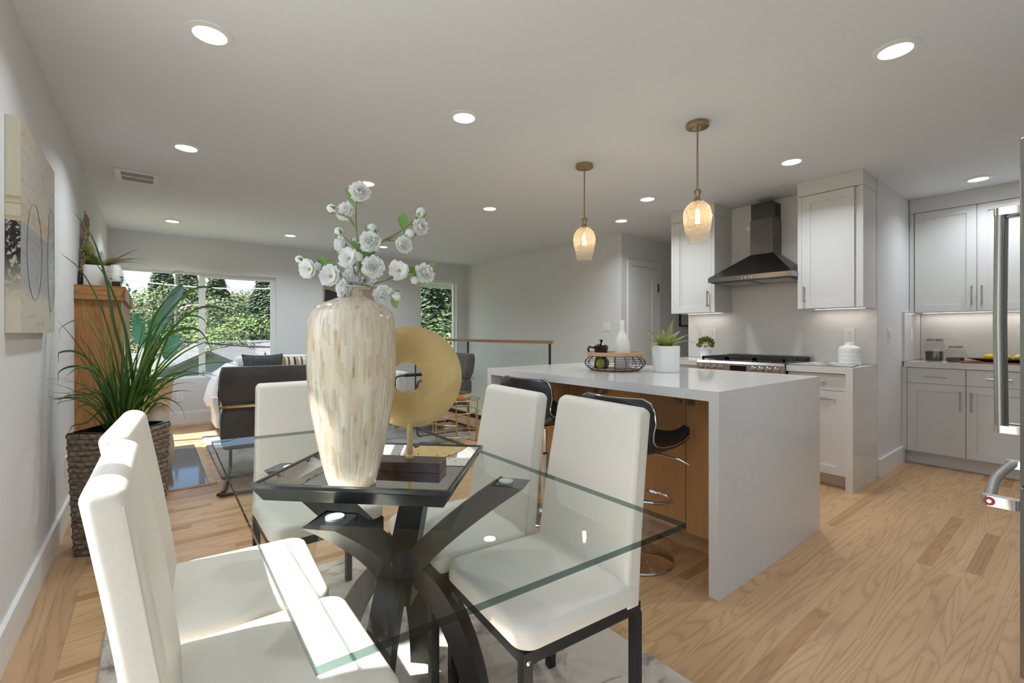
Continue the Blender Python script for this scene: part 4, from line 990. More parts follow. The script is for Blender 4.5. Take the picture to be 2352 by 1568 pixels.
spray('white blossom branch slanting up to the right of the vase', [([m0, mm, (829, 604, .01), (844, 576, .01), (872, 558, .02), (923, 528, .02), (958, 498, .02)], .0034), ([(885, 553, .02), (905, 545, .01), (923, 537, .01)], .0018), ([(893, 553, .02), (912, 553, .0), (922, 561, 0)], .0018), ([(925, 527, .02), (940, 516, .02), (952, 518, .02)], .0018)],
      [('u', 966, 488, 26, .02, (.5, .7, .4)), ('b', 965, 521, 34, .02, (.7, .1, .7)), ('u', 941, 537, 26, .01, (.4, .5, .6)), ('b', 927, 562, 33, 0, (.6, -.1, .8)), ('u', 854, 527, 28, .0, (.2, .9, .3)), ('b', 850, 555, 42, -.02, (.1, .2, 1)), ('l', 922, 526, 28, .02, (.25, 1, .2)), ('l', 836, 583, 22, 0, (.8, .3, .5)), ('l', 842, 572, 18, .01, (.3, .9, .3))])
spray('white blossom branch reaching to the left, two open flowers with yellow centres', [([m0, (812, 655, 0), (795, 640, 0), (752, 616, -.01), (734, 607, -.01), (701, 597, -.01)], .003), ([(760, 620, -.01), (775, 625, 0), (790, 636, 0)], .0018)],
      [('u', 689, 596, 22, -.01, (-.8, .3, .4)), ('o', 713, 619, 38, -.02, (-.3, .0, 1)), ('u', 730, 611, 22, -.015, (-.1, -.4, 1)), ('o', 761, 635, 40, -.02, (-.1, .1, 1)), ('l', 742, 610, 18, -.01, (-.2, .9, .4)), ('l', 748, 613, 16, -.01, (.6, .6, .4)), ('l', 700, 597, 16, -.01, (-.3, -.7, .6))])
spray('white blossom branch stretching low to the right, toward the far window', [([m0, (820, 662, 0), (839, 657, .005), (880, 645, .01), (933, 625, .015), (962, 620, .015)], .003), ([(890, 641, .01), (905, 632, .01), (918, 624, .01)], .0018), ([(905, 637, .012), (930, 633, .01), (945, 637, .01)], .0018)],
      [('o', 918, 622, 38, .0, (.0, .1, 1)), ('b', 975, 627, 38, .015, (.7, .2, .7)), ('u', 952, 643, 22, .01, (.5, -.5, .5)), ('l', 932, 625, 20, .015, (.9, .4, .2)), ('l', 945, 634, 18, .01, (.8, .5, .3)), ('l', 986, 612, 12, .015, (.8, .5, .2))])
spray('short white blossom twig drooping just right of the vase neck', [([m0, (822, 664, 0), (840, 657, -.005), (867, 661, -.01), (885, 669, -.012), (900, 678, -.012)], .0026)],
      [('b', 881, 677, 38, -.015, (.1, -.2, 1)), ('u', 910, 680, 26, -.012, (.9, -.2, .4)), ('l', 880, 667, 16, -.01, (.8, -.4, .3)), ('l', 903, 680, 20, -.012, (.3, -.8, .4))])
spray('dense white blossom cluster right above the vase mouth', [([m0, (818, 656, 0), (822, 630, -.01), (826, 600, -.02)], .003), ([(820, 640, 0), (812, 615, -.02), (808, 600, -.02)], .002), ([(821, 640, 0), (838, 625, -.02), (850, 616, -.02)], .002)],
      [('o', 803, 595, 38, -.03, (-.1, .2, 1)), ('u', 823, 590, 26, -.03, (.0, .2, 1)), ('b', 856, 613, 41, -.03, (.3, .1, 1)), ('b', 811, 640, 46, .0, (-.3, .3, 1)), ('o', 838, 645, 40, .01, (.3, .4, 1)), ('b', 790, 665, 36, -.03, (-.6, -.2, .8)), ('l', 832, 600, 18, -.02, (.4, .8, .4)), ('l', 816, 612, 16, -.02, (-.4, .8, .4))])
# ------------------------------------------------------------------ bar stools (face +x, local origin at the base)
def make_stool(lab):
    t = thing('bar_stool', lab, 'stool', group='black swivel bar stools at the island')
    MB().lathe([(.185, .0005), (.190, .006), (.186, .012), (.12, .022), (.045, .034), (.03, .05), (.028, .06)], 40).build('base', CHROME, t, local=True)
    MB().lathe([(.027, .05), (.027, .40), (.022, .405), (.018, .41), (.018, .56)], 20).build('column', CHROME, t, local=True)
    MB().tube([(.0, .028, .30), (.06, .10, .295), (.15, .12, .29), (.205, .06, .29), (.215, 0, .29), (.205, -.06, .29), (.15, -.12, .29), (.06, -.10, .295), (0, -.028, .30)], .009, 8).build('footrest', CHROME, t, local=True)
    MB().tube([(.02, -.02, .555), (.06, -.12, .55), (.08, -.20, .54), (.095, -.245, .52)], .005, 8).build('lever', CHROME, t, local=True)
    MB().box(-.08, .08, -.08, .08, .555, .575).build('mount_plate', BLACKM, t, smooth=False, local=True)
    # seat shell: one scooped sheet running up into a low back
    prof = [(.215, .640, .150), (.205, .632, .185), (.17, .612, .205), (.10, .596, .214), (0, .588, .218), (-.09, .592, .218), (-.145, .606, .216), (-.180, .64, .214), (-.200, .69, .216), (-.212, .75, .222), (-.222, .81, .222), (-.228, .845, .205), (-.231, .862, .165)]
    def pt(i, w_, off):
        x, z, hw = prof[i]; a = prof[max(i - 1, 0)]; b = prof[min(i + 1, len(prof) - 1)]; dx, dz = b[0] - a[0], b[1] - a[1]; l = math.hypot(dx, dz); nx, nz = dz / l, -dx / l
        curl = .045 * abs(w_) ** 3
        back = max(0, min(1, (i - 6) / 3)); lift = (1 - back) * curl * 1.1; fwd = back * (.012 + .05 * w_ * w_)
        return Vector((x + fwd - nx * off, w_ * hw, z + lift - nz * off))
    n = 10; ws = [-1 + 2 * k / n for k in range(n + 1)]; m = MB(); vs = []; fs = []; rows = len(prof); W = n + 1
    for off in (0, .026):
        for i in range(rows):
            for w_ in ws: vs.append(pt(i, w_, off))
    for s in range(2):
        o_ = s * rows * W
        for i in range(rows - 1):
            for k in range(n): a = o_ + i * W + k; fs.append((a, a + 1, a + W + 1, a + W) if s else (a, a + W, a + W + 1, a + 1))
    edge = [i * W for i in range(rows)] + [(rows - 1) * W + k for k in range(1, W)] + [i * W + n for i in range(rows - 2, -1, -1)] + [k for k in range(n - 1, 0, -1)]
    for a, b in zip(edge, edge[1:] + edge[:1]): fs.append((a, b, b + rows * W, a + rows * W))
    sh = m.add(vs, fs).build('seat_shell', BLKLEA, t, local=True, angle=60)
    tp = [(Vector(vs[i]) + Vector(vs[i + rows * W])) / 2 for i in edge]
    MB().tube(tp, .0045, 6, closed=True).build('edge_trim', CHROME, sh, local=True)
    return t
st = make_stool('black bar stool with chrome trim, nearer the camera behind the near dining chair')
st.location = (1.985, 1.485, 0); st.rotation_euler = (0, 0, R(2))
s2 = dup(st, (1.985, 2.19, 0), R(3), 'black bar stool with chrome trim, at the far end of the island')
for c in s2.children:
    if c.name.startswith(('seat_shell', 'mount_plate', 'lever')): c.location.z += .038
# ------------------------------------------------------------------ on the island
bx, by, bz = 2.532, 2.07, IZ
bk = thing('wire_basket', 'black wire basket with a wooden tray lid on the island', 'basket', (bx, by, bz))
m = MB(); ribs = 18
def bpf(s): # radius along height
    return .155 + .052 * math.sin(math.pi * (s * .92 + .04)) ** .8
for k in range(ribs):
    a = 2 * math.pi * k / ribs; MB().tube([(bx + bpf(i / 8) * math.cos(a), by + bpf(i / 8) * math.sin(a), bz + .006 + .094 * i / 8) for i in range(9)], .0022, 6).build('rib_wire', BLACKM, bk)
for i in range(7):
    s = i / 6; r_ = bpf(s); rw = .0028 if i in (0, 6) else .0012; MB().tube([(bx + r_ * math.cos(2 * math.pi * q / 48), by + r_ * math.sin(2 * math.pi * q / 48), bz + .006 + .094 * s) for q in range(48)], rw, 6, closed=True).build('hoop_wire', BLACKM, bk)
MB().lathe([(.150, bz + .004), (.152, bz + .012), (.001, bz + .012)], 48, bx, by).build('base_board', LIGHTW, bk)
MB().lathe([(.185, bz + .101), (.192, bz + .104), (.193, bz + .126), (.186, bz + .127), (.183, bz + .110), (.075, bz + .1095), (.075, bz + .101)], 56, bx, by, False, False).build('wooden_rim', LIGHTW, bk)
# moka pot
mx, my = bx - .075 + .02, by + .075
mk = thing('moka_pot', 'black octagonal moka pot standing in the wire basket', 'coffee pot', (mx, my, bz + .012)); z = bz + .0125
MB().lathe([(.046, z), (.050, z + .003), (.040, z + .068), (.037, z + .072)], 8, mx, my).build('boiler', BLKGL, mk, angle=20)
MB().lathe([(.037, z + .073), (.040, z + .082), (.049, z + .145), (.048, z + .149)], 8, mx, my).build('upper_pot', BLKGL, mk, angle=20)
MB().lathe([(.050, z + .1495), (.046, z + .158), (.016, z + .170), (.006, z + .172), (.006, z + .182), (.012, z + .190), (.012, z + .198), (.004, z + .20)], 16, mx, my).build('lid', BLKGL, mk)
hd_ = Vector((-.79, .61, 0)); MB().tube([Vector((mx, my, z + .143)) + hd_ * .046, Vector((mx, my, z + .150)) + hd_ * .085, Vector((mx, my, z + .135)) + hd_ * .092, Vector((mx, my, z + .10)) + hd_ * .085], .0075, 8).build('handle', BLACKM, mk)
# white bottle
wx, wy = bx + .055, by - .02
wb = thing('white_bottle', 'slim white ceramic bottle standing in the wire basket', 'bottle', (wx, wy, bz + .012)); z = bz + .0125
MB().lathe([(.048, z), (.052, z + .006), (.052, z + .16), (.050, z + .185), (.042, z + .215), (.028, z + .240), (.019, z + .258), (.0165, z + .28), (.0165, z + .333), (.014, z + .335), (.012, z + .30)], 36, wx, wy, True, True).build('body', WHITEC, wb, angle=60)
for k in range(6):
    for s in (-1, 1):
        a0 = -.25; zz = z + .112 + k * .011; MB().tube([(wx + .0522 * math.cos(a0), wy + .0522 * math.sin(a0), zz), (wx + .0522 * math.cos(a0 + s * .11), wy + .0522 * math.sin(a0 + s * .11), zz + .008)], .0008, 4).build('herringbone_mark', SLOT, wb)
for k, (lx, ly, mt, lab) in enumerate(((bx - .08, by + .11, LEMON, 'green-yellow lemon inside the wire basket left of the moka pot'), (bx - .0, by - .085 + .13, None, 'brown pear-shaped fruit inside the wire basket right of the moka pot'))):
    mt = noisy('lime_skin', (.42, .40, .03), (.55, .50, .05), ns=30, rough=.4) if k == 0 else noisy('brown_fruit', (.22, .075, .02), (.30, .11, .03), ns=20, rough=.4)
    lx, ly = (bx - .085, by + .055) if k == 0 else (bx - .005, by + .085)
    tag(MB().lathe([(.001, -.040), (.014, -.036), (.028, -.018), (.032, 0), (.028, .018), (.016, .034), (.001, .042)], 18, cap0=False, cap1=False).xf(Matrix.Translation((lx, ly, bz + .0465))).build('lemon' if k == 0 else 'pear', mt), lab, 'fruit')

def frond(par, base, d, L_, droop, w_, mat, n=16, up=.9, seed=0):
    """fern frond: midrib with paired leaflets"""
    rr = random.Random(seed); d = Vector(d); d.z = 0; d.normalize(); pts = []; p = Vector(base); el = up
    for i in range(n + 1):
        pts.append(p.copy()); p = p + (d * math.cos(el) + Vector((0, 0, 1)) * math.sin(el)) * (L_ / n); el -= droop / n
    for p in pts: p.x = max(p.x, XL + .045)
    m = MB(); m.tube(pts, [.0016 * (1 - .7 * i / n) for i in range(n + 1)], 4)
    for i in range(1, n):
        for f in (0.0, .5):
            q = i + f
            if q >= n: continue
            p = pts[i].lerp(pts[i + 1], f); t_ = (pts[i + 1] - pts[i]).normalized(); sd = t_.cross(Vector((0, 0, 1))).normalized(); s = q / n
            lw = w_ * (math.sin(math.pi * min(1, s * .8 + .22)) ** .7) * (1 - .55 * s)
            for g in (-1, 1):
                a = sd * g; tip = p + a * lw + t_ * lw * .35 + Vector((0, 0, rr.uniform(-.1, .12) * lw)); hw = L_ / n * .155
                m.add([p - t_ * hw, p + t_ * hw, p + a * lw * .6 + t_ * (lw * .2 + hw), tip, p + a * lw * .6 + t_ * (lw * .2 - hw)], [(0, 1, 2, 3, 4)])
    return m.build('frond', mat, par, smooth=False)
px_, py_ = 2.700, 1.775
fp = thing('fern_pot', 'green fern in a round white pot on the island', 'potted plant', (px_, py_, IZ))
MB().lathe([(.080, IZ + .0005), (.083, IZ + .004), (.088, IZ + .170), (.086, IZ + .173), (.081, IZ + .171), (.080, IZ + .14)], 48, px_, py_).build('pot', WHITEM, fp)
MB().lathe([(.001, IZ + .158), (.080, IZ + .158)], 30, px_, py_, False, False).build('soil', SOIL, fp)
# fronds: direction given in picture terms (right, away), start elevation, droop, length
FR = [((-1, .1), .75, 1.15, .25), ((1, -.1), .75, 1.75, .27), ((-.8, -.5), .9, 2.6, .20), ((.25, .2), 1.42, .35, .215), ((-.25, .1), 1.35, .45, .17), ((.6, .5), 1.0, .8, .20), ((-.7, .5), 1.0, .7, .21), ((.8, .2), .85, .7, .18), ((-.6, -.2), 1.0, .6, .19), ((.4, -.6), 1.0, 1.1, .13), ((-.1, -.8), 1.0, 1.3, .12), ((.9, -.5), .7, 1.0, .17), ((-.9, .3), .8, .7, .17), ((.1, .7), 1.2, .7, .17), ((-.4, .9), 1.0, .9, .2), ((.5, .9), .9, 1.0, .2), ((.15, -.3), 1.3, .8, .13), ((-.35, -.4), 1.25, .7, .14)]
for k, ((a, b), up, dr_, L_) in enumerate(FR):
    d = RT * a + FW * b; frond(fp, Vector((px_, py_, IZ + .158)) + d.normalized() * .02, d, L_, dr_, .034, FERN, 16, up, k)

# ------------------------------------------------------------------ canvas on the left wall
cv = thing('abstract_canvas', 'abstract canvas in beige, black and silver hanging on the left wall', 'painting', (XL, 2.8, 1.17))
CY0, CY1, CZ0, CZ1, CD = 2.43, 3.165, 1.172, 1.962, .040
def canvas_mat():
    m = pm('canvas_paint', (.5, .45, .38), .5); tc = N(m, 'ShaderNodeNewGeometry'); sp = N(m, 'ShaderNodeSeparateXYZ'); L(m, tc.outputs['Position'], sp.inputs[0])
    vz = N(m, 'ShaderNodeMapRange'); L(m, sp.outputs[2], vz.inputs[0]); vz.inputs['From Min'].default_value = CZ0; vz.inputs['From Max'].default_value = CZ1
    nz = noise_t(m, coord(m, (1, 3, 5)), 6, 6, .6); ad = N(m, 'ShaderNodeMath', operation='MULTIPLY_ADD'); L(m, nz, ad.inputs[0]); ad.inputs[1].default_value = .035; L(m, vz.outputs[0], ad.inputs[2])
    base = ramp(m, ad.outputs[0], [(0.0, (.55, .53, .45)), (.19, (.55, .53, .45)), (.25, (.36, .37, .375)), (.53, (.30, .305, .31)), (.555, (.50, .43, .35)), (.575, (.42, .33, .24)), (.585, (.50, .43, .35)), (.62, (.43, .34, .25)), (.635, (.50, .44, .37)), (.80, (.43, .41, .36)), (1.0, (.50, .43, .35))])
    n2 = noise_t(m, coord(m, (1, 9, 30)), 1.2, 5, .7); line = ramp(m, n2, [(.42, (.55, .42, .25)), (.46, (1, 1, 1))])
    mx = N(m, 'ShaderNodeMix', data_type='RGBA', blend_type='MULTIPLY'); mx.inputs['Factor'].default_value = .35; L(m, base, mx.inputs['A']); L(m, line, mx.inputs['B'])
    L(m, mx.outputs['Result'], bsdf(m).inputs['Base Color']); return m
def canvas_side():
    m = pm('canvas_side', (.6, .57, .47), .7); tc = N(m, 'ShaderNodeNewGeometry'); sp = N(m, 'ShaderNodeSeparateXYZ'); L(m, tc.outputs['Position'], sp.inputs[0])
    vz = N(m, 'ShaderNodeMapRange'); L(m, sp.outputs[2], vz.inputs[0]); vz.inputs['From Min'].default_value = CZ0; vz.inputs['From Max'].default_value = CZ1
    n1 = noise_t(m, coord(m, (1, 1, .8)), 70, 4, .6); blk = ramp(m, n1, [(.52, (.018, .018, .018)), (.60, (.55, .54, .48))])
    msk = ramp(m, vz.outputs[0], [(.14, (0, 0, 0)), (.36, (1, 1, 1)), (.517, (1, 1, 1)), (.521, (0, 0, 0))])
    lin = ramp(m, vz.outputs[0], [(.52, (.62, .59, .49)), (.535, (.48, .38, .22)), (.545, (.62, .59, .49)), (.592, (.62, .59, .49)), (.598, (.42, .32, .16)), (.604, (.62, .59, .49)), (.628, (.42, .32, .16)), (.634, (.60, .58, .47))])
    mx = N(m, 'ShaderNodeMix', data_type='RGBA'); L(m, msk, mx.inputs['Factor']); L(m, lin, mx.inputs['A']); L(m, blk, mx.inputs['B']); L(m, mx.outputs['Result'], bsdf(m).inputs['Base Color']); return m
body = MB().box(XL + .001, XL + CD, CY0, CY1, CZ0, CZ1).build('stretched_canvas', [canvas_side()], cv, smooth=False)
CF = canvas_mat()
MB().box(XL + CD, XL + CD + .0006, CY0, CY1, CZ0, CZ1).build('painted_face', CF, cv, smooth=False)
SILV = noisy('silver_leaf', (.30, .31, .32), (.52, .52, .51), (1, 3, 9), ns=5, rough=.35, metal=.4, detail=6)
def ell(cy, cz, ry, rz_, x, mat, nm):
    n = 56; ptsE = []
    for i in range(n):
        a = 2 * math.pi * i / n; ptsE.append((x, max(min(cy + ry * math.cos(a), CY1 - .001), CY0 + .001), max(min(cz + rz_ * math.sin(a), CZ1), CZ0)))
    if mat: MB().add(ptsE, [tuple(range(n))]).build(nm, mat, cv, smooth=False)
    MB().tube(ptsE, .0009, 4, closed=True).build('drawn_outline', MT.get('ink') or pm('ink', (.07, .06, .055), .5), cv)
ell(3.065, 1.515, .09, .245, XL + CD + .0012, SILV, 'painted_oval')
ell(2.68, 1.50, .15, .195, XL + CD + .0012, None, '')

# ------------------------------------------------------------------ mantel and what stands on it
mt = thing('fireplace_mantel', 'oak fireplace surround standing out from the left wall', 'mantel', (-.3, 5.0, 0))
MX = -.176; MY0, MY1 = 4.30, 5.82; MZ = 1.405
MB().box(XL + .001, MX, MY0, MY0 + .02, .002, MZ).build('side_panel', OAKZ, mt, smooth=False)
MB().box(XL + .001, MX, MY1 - .02, MY1, .002, MZ).build('side_panel', OAKZ, mt, smooth=False)
MB().box(MX - .02, MX, MY0 + .02, MY0 + .30, .002, MZ).build('front_stile', OAKZ, mt, smooth=False)
MB().box(MX - .02, MX, MY1 - .30, MY1 - .02, .002, MZ).build('front_stile', OAKZ, mt, smooth=False)
MB().box(MX - .02, MX, MY0 + .30, MY1 - .30, 1.10, MZ).build('header_panel', OAKZ, mt, smooth=False)
MB().box(MX - .04, MX - .021, MY0 + .02, MY1 - .02, .002, MZ).build('tile_surround', TRIM, mt, smooth=False)
MB().box(MX - .020, MX - .012, MY0 + .42, MY1 - .42, .002, .78).build('firebox', SLOT, mt, smooth=False)
MB().box(XL + .001, MX + .024, MY0 - .024, MY1 + .024, MZ, 1.503).build('cap', OAKY, mt, smooth=False)
MTZ = 1.503
wp = thing('white_planter', 'long white glazed planter with dark-edged panels on the mantel', 'planter', (-.3, 4.62, MTZ))
MB().loft([(-.300, 4.56, MTZ + .0005, .082, .15, .02), (-.300, 4.56, MTZ + .006, .086, .154, .022), (-.300, 4.56, MTZ + .150, .088, .158, .022), (-.300, 4.56, MTZ + .154, .084, .154, .02), (-.300, 4.56, MTZ + .146, .078, .148, .018)], 5).build('body', WHITEC, wp)
MB().loft([(-.300, 4.56, MTZ + .1462, .077, .147, .018), (-.300, 4.56, MTZ + .148, .06, .13, .018)], 4).build('soil', SOIL, wp)
fn = thing('mantel_fern', 'bushy fern growing from the white planter on the mantel', 'fern', (-.3, 4.56, MTZ + .148))
MF = [((-1, -.1), .75, 1.2, .26), ((-.7, -.2), 1.25, .4, .27), ((-.5, .2), 1.3, .4, .24), ((-.2, 0), 1.4, .4, .22), ((.1, .1), 1.3, .8, .2), ((.9, .2), .75, .35, .27), ((1, -.1), .55, 1.0, .36), ((1, .1), .5, 1.2, .40), ((.8, -.4), .55, .9, .30), ((-.9, .4), .8, .9, .24), ((-.5, -.6), .9, .9, .2), ((.3, -.6), .9, 1.0, .18), ((-.8, -.5), .6, 1.4, .22), ((0, -.3), 1.2, .7, .2), ((-.4, .5), 1.1, .7, .22), ((.6, .5), .8, 1.0, .28), ((-.25, -.35), 1.3, .5, .23)]
for k, ((a, b), up, dr_, L_) in enumerate(MF):
    d = RT * a + FW * b; frond(fn, Vector((-.305, 4.52, MTZ + .149)) + d.normalized() * .025, d, L_ * 1.0, dr_, .036, FERND, 18, up, 50 + k)
sv = thing('stone_vase', 'rough pale stone vase at the right end of the mantel planter', 'vase', (-.215, 4.42, MTZ))
MB().lathe([(.030, MTZ + .0005), (.036, MTZ + .01), (.046, MTZ + .05), (.047, MTZ + .09), (.040, MTZ + .125), (.028, MTZ + .15), (.026, MTZ + .158), (.02, MTZ + .156)], 26, -.212, 4.365).build('body', STONE, sv)
dw = thing('driftwood_art', 'lacy driftwood strip hanging on the left wall behind the mantel fern', 'wall decor', (XL + .02, 4.60, 1.5))
rd = random.Random(21)
for k in range(90):
    s = k / 89; z0 = lerp(1.53, 2.03, s * .92); wdt = .10 * (1 - .55 * s) + .012; yc = 4.60 + .05 * s
    y0 = yc + rd.uniform(-wdt, wdt); ln = rd.uniform(.04, .12); p0 = Vector((XL + rd.uniform(.008, .035), y0, z0 + rd.uniform(-.03, .03))); p1 = p0 + Vector((rd.uniform(-.006, .01), rd.uniform(-.05, .05), ln * rd.uniform(.25, 1)))
    p1.x = max(p1.x, XL + .006); mid = (p0 + p1) / 2 + Vector((.003, rd.uniform(-.015, .015), 0))
    MB().tube([p0, mid, p1], [.005, .0065, .003], 5).build('stick', DRIFT, dw)
for k in range(14):
    a = rd.uniform(0, 6.28); p0 = Vector((XL + .02, 4.50, 1.545)); p1 = p0 + Vector((abs(rd.uniform(.0, .03)), rd.uniform(-.05, .05), rd.uniform(-.04, .05))); MB().tube([p0, (p0 + p1) / 2 + Vector((.012, 0, .012)), p1], .003, 5).build('stick', DRIFT, dw)
po = thing('trailing_plant', 'small dark trailing plant spilling over the mantel edge', 'plant', (-.20, 4.315, MTZ))
rp = random.Random(8)
MB().lathe([(.018, MTZ + .0005), (.022, MTZ + .004), (.024, MTZ + .035), (.020, MTZ + .035), (.019, MTZ + .028)], 16, -.205, 4.318).build('pot', pm('dark_pot', (.03, .03, .03), .4), po)
for k in range(22):
    a = rp.uniform(0, 6.28); r_ = rp.uniform(.01, .05); p = Vector((-.205 + r_ * math.cos(a), 4.318 + r_ * math.sin(a) * .6, MTZ + rp.uniform(.03, .075))); d = Vector((math.cos(a), math.sin(a), rp.uniform(-.2, .6)))
    q = Vector((1, 0, 0)).rotation_difference(d); leafm(.032, .018).xf(Matrix.Translation(p) @ q.to_matrix().to_4x4()).build('leaf', LEAFB, po)
vine = [Vector((-.175, 4.285, MTZ + .03)), Vector((-.140, 4.265, MTZ + .02)), Vector((-.130, 4.262, MTZ - .02)), Vector((-.126, 4.262, MTZ - .09)), Vector((-.120, 4.262, MTZ - .16))]
MB().tube(vine, .0018, 5).build('vine', LEAFB, po)
for k in range(9):
    p = vine[1 + k % 4].lerp(vine[min(2 + k % 4, 4)], rp.random()); d = Vector((rp.uniform(-.2, 1), -.5, rp.uniform(-.6, .3))); q = Vector((1, 0, 0)).rotation_difference(d); leafm(.036, .02).xf(Matrix.Translation(p) @ q.to_matrix().to_4x4()).build('leaf', LEAFB, po)

# ------------------------------------------------------------------ wicker planter with tall grass
PCx, PCy, PH, PR = -.135, 3.355, .645, R(-31)
pn = thing('wicker_planter', 'tall dark woven wicker planter in front of the mantel', 'planter', (PCx, PCy, 0))
c_, s_ = math.cos(PR), math.sin(PR)
for k in range(4):
    m = MB(); NU, NVv = 64, 132; vs = []; fs = []; ca, sa = math.cos(k * math.pi / 2), math.sin(k * math.pi / 2)
    for j in range(NVv + 1):
        s = j / NVv; hw = lerp(.138, .158, s); z = s * PH
        for i in range(NU + 1):
            u_ = -1 + 2 * i / NU; rowp = s * 22; row_ = math.floor(rowp); fr = rowp - row_
            colp = (i / NU) * 8 + (.5 if row_ % 2 else 0); wv = abs(math.sin(math.pi * fr)) ** .5 * (.15 + .85 * abs(math.sin(math.pi * colp)) ** .8)
            off = .011 * wv if 0 < i < NU else 0
            x, y_ = u_ * hw, -(hw + off); x, y_ = x * ca - y_ * sa, x * sa + y_ * ca
            vs.append((PCx + x * c_ - y_ * s_, PCy + x * s_ + y_ * c_, max(z, .001)))
    for j in range(NVv):
        for i in range(NU): a = j * (NU + 1) + i; fs.append((a, a + 1, a + NU + 2, a + NU + 1))
    m.add(vs, fs).build('woven_side', WICK, pn, angle=80)
m = MB().loft([(0, 0, PH - .02, .148, .148, .004), (0, 0, PH, .160, .160, .004), (0, 0, PH + .006, .156, .156, .004), (0, 0, PH + .006, .146, .146, .004), (0, 0, PH - .05, .140, .140, .004)], 2, False, False, rot=PR).xf(Matrix.Translation((PCx, PCy, 0))); m.build('rim', BLKGL, pn, smooth=False)
MB().loft([(0, 0, PH - .06, .141, .141, .004), (0, 0, PH - .045, .10, .10, .03), (0, 0, PH - .03, .03, .03, .03)], 3, rot=PR).xf(Matrix.Translation((PCx, PCy, 0))).build('soil', SOIL, pn)
gp = thing('grass_plant', 'tall arching green grass plant growing in the wicker planter', 'plant', (PCx, PCy, PH - .03))
rg_ = random.Random(31)
def blade(pts, w_, mat):
    w_ *= 1.75
    for p in pts: p.x = max(p.x, XL + .012)
    n = len(pts); m = MB(); vs = []; fs = []
    for i, p in enumerate(pts):
        t_ = (pts[min(i + 1, n - 1)] - pts[max(i - 1, 0)]).normalized(); sd = t_.cross(FW * .8 + RT * .3 + Vector((0, 0, .2)))
        sd = sd.normalized() if sd.length > 1e-4 else RT; s = i / (n - 1); ww = w_ * (1 - s ** 2.2) * (.75 + .25 * math.sin(math.pi * s)) + .0006
        nn = sd.cross(t_).normalized(); vs += [p - sd * ww / 2, p + nn * ww * .18, p + sd * ww / 2]
    for i in range(n - 1):
        k = i * 3; fs += [(k, k + 1, k + 4, k + 3), (k + 1, k + 2, k + 5, k + 4)]
    return m.add(vs, fs).build('blade', mat, gp)
def smooth_pts(P3, per=5):
    out = []
    for i in range(len(P3) - 1):
        p0 = P3[max(i - 1, 0)]; p1 = P3[i]; p2 = P3[i + 1]; p3 = P3[min(i + 2, len(P3) - 1)]
        for q in range(per):
            s = q / per; out.append(.5 * ((2 * p1) + (p2 - p0) * s + (2 * p0 - 5 * p1 + 4 * p2 - p3) * s * s + (3 * p1 - p0 - 3 * p2 + p3) * s ** 3))
    out.append(P3[-1]); return out
TG = PCx * FW.x + PCy * FW.y
KEY = [([(305, 975, 0), (290, 850, 0), (262, 745, 0), (243, 640, .0), (212, 545, .01), (168, 485, .02)], .022, 0), ([(295, 975, 0), (270, 840, 0), (236, 715, .02), (185, 620, .04), (124, 573, .05)], .012, 0), ([(312, 975, 0), (300, 830, 0), (280, 730, -.02), (245, 640, -.03), (215, 600, -.03)], .020, 0),
       ([(318, 975, 0), (345, 800, 0), (385, 720, .0), (455, 660, .02), (520, 680, .04), (557, 740, .05)], .010, 0), ([(318, 975, 0), (350, 830, 0), (400, 750, 0), (465, 705, .02), (530, 720, .04), (558, 765, .05)], .010, 0), ([(315, 975, 0), (345, 820, -.02), (395, 765, -.04), (450, 755, -.05), (480, 790, -.06), (492, 838, -.06)], .011, 0), ([(315, 975, 0), (340, 790, .02), (362, 680, .04), (400, 625, .06), (430, 628, .08)], .006, 1),
       ([(300, 975, 0), (240, 870, -.02), (185, 812, -.03), (135, 810, -.04), (118, 838, -.04)], .010, 0), ([(300, 975, 0), (245, 880, -.02), (190, 843, -.03), (140, 850, -.04), (118, 892, -.05)], .010, 0), ([(298, 975, 0), (250, 900, -.03), (205, 905, -.05), (150, 910, -.05), (130, 935, -.06)], .007, 0), ([(325, 970, 0), (360, 920, -.02), (390, 917, -.03), (415, 935, -.04), (427, 965, -.05)], .006, 0), ([(325, 970, 0), (355, 930, -.03), (380, 930, -.05), (405, 955, -.06)], .006, 0), ([(298, 975, 0), (260, 860, 0), (215, 760, -.01), (185, 735, -.02), (150, 745, -.02), (110, 780, -.02)], .007, 1),
       ([(303, 975, 0), (255, 820, .02), (205, 720, .04), (175, 665, .05)], .010, 1), ([(318, 975, 0), (330, 830, 0), (350, 740, -.02), (380, 690, -.03), (410, 670, -.04)], .012, 0), ([(285, 975, 0), (240, 940, -.04), (200, 970, -.06), (165, 980, -.06), (152, 1025, -.07)], .006, 0), ([(322, 975, 0), (375, 800, .0), (420, 730, 0), (470, 735, 0), (490, 800, 0)], .008, 0)]
for pts, w_, kd in KEY: blade(smooth_pts([at(u, v, TG + dt) for u, v, dt in pts]), w_, GRASSL if kd else GRASS)
for k in range(84):
    a = rg_.uniform(0, 2 * math.pi); d = Vector((math.cos(a), math.sin(a), 0)); L_ = rg_.uniform(.34, .88) * (1.0 if rg_.random() < .7 else 1.2); el = rg_.uniform(1.15, 1.5); dr_ = rg_.uniform(.5, 2.3); n = 12
    if d.x < -.4: L_ *= .55
    p = Vector((PCx, PCy, PH - .035)) + d * rg_.uniform(0, .055); pts = []
    for i in range(n + 1):
        pts.append(p.copy()); s = i / n; e2 = el - dr_ * s ** 1.5; p = p + (d * math.cos(e2) + Vector((0, 0, math.sin(e2)))) * L_ / n
        p.x = max(p.x, XL + .012)
    blade(pts, rg_.uniform(.005, .011), GRASSL if k % 3 == 0 else GRASS)
